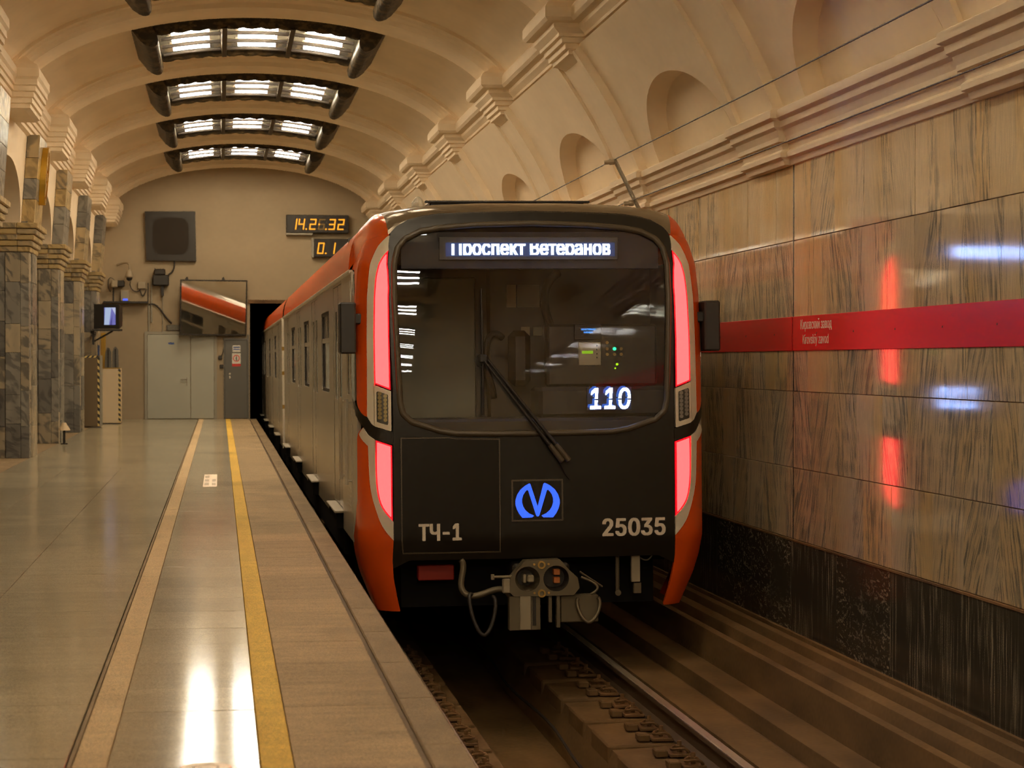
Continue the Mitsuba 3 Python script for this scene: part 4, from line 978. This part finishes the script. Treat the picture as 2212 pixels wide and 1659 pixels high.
ck = thing('digital_clock', 'black digital clock with amber figures on the end wall', 'clock')
part(ck, 'case', box(1.505, 2.93, YE - .22, YE - .02, 4.25, 4.66, .01), 'black_panel'); part(ck, 'ledge', box(1.50, 2.10, YE - .20, YE, 4.205, 4.245), 'frame_grey')
dz, dh, dw = 4.335, .22, .115
for ch, x, em_ in (('1', 1.60, AMB), ('4', 1.775, AMB), ('2', 2.035, AMB), ('6', 2.235, AMBD), ('3', 2.475, AMB), ('2', 2.675, AMB)):
    part(ck, 'figure', dots(digit(ch, x, dz, dw, dh), YE - .22), None, False, emit=em_)
for x in (1.955, 2.405): part(ck, 'point', dots([(x, dz)], YE - .22, .02), None, False, emit=AMB)
part(ck, 'point', dots([(2.25, dz + .11)], YE - .222, .02), None, False, emit=AMB)
ck2 = thing('interval_display', 'black interval display with amber figures below the clock, partly behind the train', 'display')
part(ck2, 'case', box(2.13, 3.35, YE - .22, YE - .02, 3.70, 4.12, .01), 'black_panel')
part(ck2, 'case_side', box(2.085, 2.13, YE - .20, YE - .02, 3.69, 4.14), 'frame_grey')
for ch, x in (('0', 2.215), ('1', 2.47)): part(ck2, 'figure', dots(digit(ch, x, 3.785, dw, .23), YE - .22), None, False, emit=AMB)
part(ck2, 'point', dots([(2.40, 3.785)], YE - .22, .02), None, False, emit=AMB)
# mirror for the driver
mk = thing('platform_mirror', 'large framed mirror on the end wall reflecting the orange side of the train', 'mirror')
mc, mw, mh = np.array([-.14, YE - .30, 2.53]), .74, .60
MR = rotm([0, 0, 1], 12.0) @ rotm([1, 0, 0], 5.0)
def mloc(m): return xf(m, MR, mc)
part(mk, 'glass', mloc(box(-mw, mw, -.006, .004, -mh, mh)), 'mirror')
part(mk, 'frame', mloc(cat(box(-mw - .025, mw + .025, -.02, .02, mh, mh + .03), box(-mw - .025, mw + .025, -.02, .02, -mh - .03, -mh), box(-mw - .025, -mw, -.02, .02, -mh, mh), box(mw, mw + .025, -.02, .02, -mh, mh))), 'black_metal')
part(mk, 'back', mloc(box(-mw, mw, .006, .03, -mh, mh)), 'black_metal')
for x in (-.6, .22): part(mk, 'bracket', cat(tube([[x - .14, YE - .28, 3.16], [x - .14, YE - .02, 3.22]], .018, 8), box(x - .17, x - .11, YE - .30, YE - .24, 3.13, 3.20)), 'black_metal', 30)
# shelf with equipment, dome camera, loudspeakers
sh = thing('wall_shelf', 'long dark shelf on the end wall left of the double door', 'shelf')
part(sh, 'board', box(-2.60, -1.60, YE - .30, YE, 2.63, 2.67), 'black_metal'); part(sh, 'post', box(-2.40, -2.37, YE - .03, YE, 2.67, 3.0), 'cable'); part(sh, 'post', box(-1.62, -1.60, YE - .03, YE, 2.67, 3.1), 'cable')
tb = thing('telephone_box', 'small cream wall box with a glowing blue display on the shelf', 'box')
part(tb, 'case', box(-2.22, -2.03, YE - .14, YE, 2.68, 2.92, .01), 'cream_box'); part(tb, 'door', box(-2.19, -2.07, YE - .15, YE - .13, 2.74, 2.90), 'frame_grey')
part(tb, 'display', box(-2.17, -2.06, YE - .155, YE - .14, 2.685, 2.735), None, False, emit=[.10, .16, .9])
dm = thing('dome_camera', 'pale dome security camera hanging from a bracket on the end wall', 'camera')
part(dm, 'bracket', tube(spline([[-2.30, YE - .03, 3.50], [-2.1, YE - .2, 3.54], [-2.03, YE - .3, 3.5], [-2.02, YE - .3, 3.36]], 18), .022, 8), 'cream_box', True)
part(dm, 'housing', tube([[-2.02, YE - .3, 3.38], [-2.02, YE - .3, 3.34], [-2.02, YE - .3, 3.24], [-2.02, YE - .3, 3.20]], [.03, .065, .085, .085], 18), 'cream_box', True)
part(dm, 'dome', trimesh.creation.icosphere(3, .07).apply_translation([-2.02, YE - .3, 3.195]), 'window_dark', True)
bx = thing('bullet_camera', 'dark bullet camera on the end wall at left of the shelf', 'camera')
part(bx, 'body', cat(box(-2.42, -2.28, YE - .3, YE - .05, 2.98, 3.15, .02)), 'cream_box'); part(bx, 'lens_hood', box(-2.30, -2.13, YE - .28, YE - .06, 3.0, 3.14, .015), 'black_metal')
part(bx, 'cable_loop', tube(spline([[-2.36, YE - .1, 3.15], [-2.46, YE - .08, 3.2], [-2.5, YE - .06, 3.05], [-2.44, YE - .04, 2.9]], 18), .010, 6), 'cable', True)
jb = thing('junction_box', 'pale junction box with looping cables on the end wall', 'box')
part(jb, 'case', box(-1.84, -1.66, YE - .09, YE, 2.96, 3.12, .012), 'cream_box')
part(jb, 'cable', tube(spline([[-2.0, YE - .1, 3.12], [-1.99, YE - .06, 2.98], [-1.90, YE - .05, 2.90], [-1.80, YE - .05, 2.93]], 20), .012, 6), 'cable', True)
part(jb, 'cable', tube(spline([[-1.78, YE - .06, 2.96], [-1.77, YE - .06, 2.86], [-1.73, YE - .06, 2.80], [-1.68, YE - .06, 2.86], [-1.645, YE - .06, 2.95]], 20), .014, 6), 'cable', True)
ls = thing('black_control_box', 'black equipment box under the big black panel on the end wall', 'box')
part(ls, 'body', box(-1.50, -1.14, YE - .28, YE - .02, 3.03, 3.27, .02), 'black_metal'); part(ls, 'cap', box(-1.47, -1.22, YE - .26, YE - .04, 3.27, 3.40, .02), 'black_panel')
part(ls, 'fin', cat(*[box(-1.46 + .06 * i, -1.44 + .06 * i, YE - .26, YE - .04, 3.395, 3.415) for i in range(4)]), 'black_panel'); part(ls, 'stem', box(-1.315, -1.255, YE - .16, YE - .06, 2.80, 3.04), 'black_metal')
part(ls, 'cable', tube(spline([[-1.16, YE - .1, 3.28], [-1.06, YE - .1, 3.36], [-1.02, YE - .1, 3.47], [-1.02, YE - .08, 3.59]], 16), .018, 8), 'cable', True)
cd = thing('cable_conduit', 'grey conduits and drooping cable on the end wall above the double door', 'conduit')
part(cd, 'pipe', cyl([-1.535, YE - .03, 2.2], [0, 0, 1], .020, 1.0, 8), 'frame_grey', 30); part(cd, 'pipe', cyl([-1.285, YE - .03, 2.0], [0, 0, 1], .012, .82, 8), 'frame_grey', 30); part(cd, 'pipe', cyl([-1.595, YE - .03, 2.0], [0, 0, 1], .020, .6, 8), 'frame_grey', 30)
part(cd, 'cable', tube(spline([[-1.6, YE - .05, 2.60], [-1.42, YE - .05, 2.58], [-1.30, YE - .05, 2.44], [-1.18, YE - .05, 2.28], [-1.08, YE - .05, 2.18]], 22), .018, 8), 'cable', True)
gb = thing('ventilation_grille', 'brown ventilation grille above the double door beside the mirror', 'grille')
part(gb, 'frame', eb(-1.20, -.70, 2.02, 2.14, .05), 'black_panel')
for i in range(5): part(gb, 'slat', eb(-1.18, -.72, 2.028 + .022 * i, 2.038 + .022 * i, .058, .04), 'frame_grey')
sw = thing('switch_box', 'pair of small dark switch boxes between the doors', 'switch')
part(sw, 'box', eb(-.035, .05, 1.36, 1.45, .06, 0, .008), 'black_metal'); part(sw, 'box', eb(-.005, .075, 1.16, 1.24, .06, 0, .008), 'black_metal'); part(sw, 'cable', tube(spline([[.04, YE - .03, 1.45], [.075, YE - .03, 1.55], [.08, YE - .03, 1.85]], 12), .010, 6), 'cable', True)

# monitor on its bracket
YM = 43.0
mn = thing('monitor', 'dark boxy television monitor with a blue picture on a wall bracket', 'monitor')
RM = rotm([0, 0, 1], -14)
mo = np.array([-2.22, YM, 2.22])
mbody = trimesh.convex.convex_hull(np.array([[x, y, z] for x, y, z in [(-.26, -.18, -.25), (.26, -.18, -.25), (.26, -.18, .25), (-.26, -.18, .25), (-.2, .25, -.18), (.2, .25, -.18), (.2, .25, .18), (-.2, .25, .18)]]))
part(mn, 'case', xf(mbody, RM, mo), 'black_metal')
part(mn, 'bezel', xf(extrude_y(sbox(-.26, -.25, .26, .25).difference(sbox(-.05, -.17, .19, .18)), -.20, -.175), RM, mo), 'black_metal')
kk = part(mn, 'screen', xf(box(-.05, .19, -.181, -.176, -.17, .18), RM, mo), None, False, emit=[.13, .13, .40])
for pts, col in (([(-.05, -.17), (.05, -.17), (.10, .18), (-.03, .18)], [.34, .42, .60]), ([(.10, .18), (.19, .18), (.19, .02)], [.42, .45, .62]), ([(.07, -.17), (.11, -.17), (.12, .05)], [.05, .05, .22])):
    part(kk, 'picture_area', xf(extrude_y(Polygon(pts), -.184, -.1815), RM, mo), None, False, emit=col)
mb = thing('monitor_bracket', 'black bracket with a diagonal brace under the monitor', 'bracket')
part(mb, 'tray', box(-2.55, -1.97, YM - .25, YM + .25, 1.93, 1.965), 'black_metal'); part(mb, 'brace', tube([[-2.52, YM, 1.72], [-2.15, YM, 1.93]], .018, 8), 'black_metal', True); part(mb, 'arm', box(-2.60, -2.555, YM - .03, 44.205, 1.88, 1.93), 'black_metal'); part(mb, 'post', box(-2.56, -2.52, YM - .03, YM + .03, 1.65, 1.95), 'black_metal')

# striped cabinets
def stripes(root, x0, x1, z0, z1, y, horiz, n):
    for i in range(n):
        a, b = i / n, (i + 1) / n; m_ = 'hazard_black' if i % 2 else 'hazard_yellow'; sk = .035
        if horiz: q = [(x0 + (x1 - x0) * a, z0), (x0 + (x1 - x0) * b, z0), (min(x1, x0 + (x1 - x0) * b + sk), z1), (min(x1, x0 + (x1 - x0) * a + sk), z1)]
        else: q = [(x0, z0 + (z1 - z0) * a + sk * .0), (x0, z0 + (z1 - z0) * b), (x1, min(z1, z0 + (z1 - z0) * b + sk) if 0 else z0 + (z1 - z0) * b - sk * .9), (x1, z0 + (z1 - z0) * a - sk * .9)]
        q = Polygon(q).buffer(0).intersection(sbox(x0, z0, x1, z1))
        if q.area > 1e-6: part(root, 'hazard_stripe', extrude_y(q, y - .004, y), m_)
k = thing('cabinet', 'bronze brown metal cabinet edged with black and yellow hazard tape', 'cabinet')
part(k, 'body', box(-2.79, -2.36, 42.0, 42.5, .02, 1.43, .01), 'cabinet_bronze'); part(k, 'side_panel', box(-2.36, -2.33, 42.0, 42.5, .02, 1.43, .006), 'frame_grey')
stripes(k, -2.40, -2.362, .03, 1.42, 42.0, False, 22); stripes(k, -2.79, -2.755, .03, 1.42, 42.0, False, 22); stripes(k, -2.755, -2.40, 1.385, 1.425, 42.0, True, 8)
k = thing('cabinet', 'white low cabinet with a black and yellow striped edge by the end wall', 'cabinet')
part(k, 'body', box(-2.475, -2.06, 44.4, 44.9, .02, 1.17, .01), 'cabinet_white'); part(k, 'plinth', box(-2.46, -2.08, 44.42, 44.9, 0, .03), 'black_metal')
stripes(k, -2.11, -2.062, .03, 1.165, 44.4, False, 22)
part(k, 'top_edge', box(-2.475, -2.06, 44.39, 44.42, 1.165, 1.18), 'post_yellow')
for x, h, lb in ((-2.33, 1.60, 'grey slatted paddle leaning in the white cabinet, left of two'), (-2.18, 1.62, 'grey slatted paddle leaning in the white cabinet, right of two')):
    k = thing('signal_paddle', lb, 'paddle', 'grey paddles in the white cabinet')
    part(k, 'blade', extrude_y(Polygon([(x - .07, 1.171), (x + .07, 1.171), (x + .06, h - .08), (x + .02, h), (x - .02, h), (x - .06, h - .10)]), 44.62, 44.66), 'door_dark')
    part(k, 'rib', extrude_y(Polygon([(x - .015, 1.171), (x + .02, 1.171), (x + .015, h - .04), (x - .01, h - .04)]), 44.60, 44.625), 'black_metal')
solo('yellow_post', 'mustard yellow post standing behind the white cabinet', 'post', box(-2.50, -2.40, 44.95, 45.05, 0, 1.92, .01), 'post_yellow')
solo('blue_post', 'narrow dark blue post standing between the two striped cabinets', 'post', box(-2.49, -2.455, 43.6, 43.66, 0, 1.65, .005), 'blue_plate')
fl = thing('floor_lamp', 'small pale shaded lamp on a dark stem standing beside a marble column', 'lamp')
part(fl, 'stem', cyl([-2.44, 33.6, 0], [0, 0, 1], .02, .24, 8), 'black_metal', 30); part(fl, 'base', cyl([-2.44, 33.6, 0], [0, 0, 1], .055, .015, 16), 'black_metal', 30)
part(fl, 'shade', tube([[-2.44, 33.6, .22], [-2.44, 33.6, .24], [-2.44, 33.6, .30], [-2.44, 33.6, .34]], [.095, .09, .05, .03], 16), 'cabinet_white', 30)
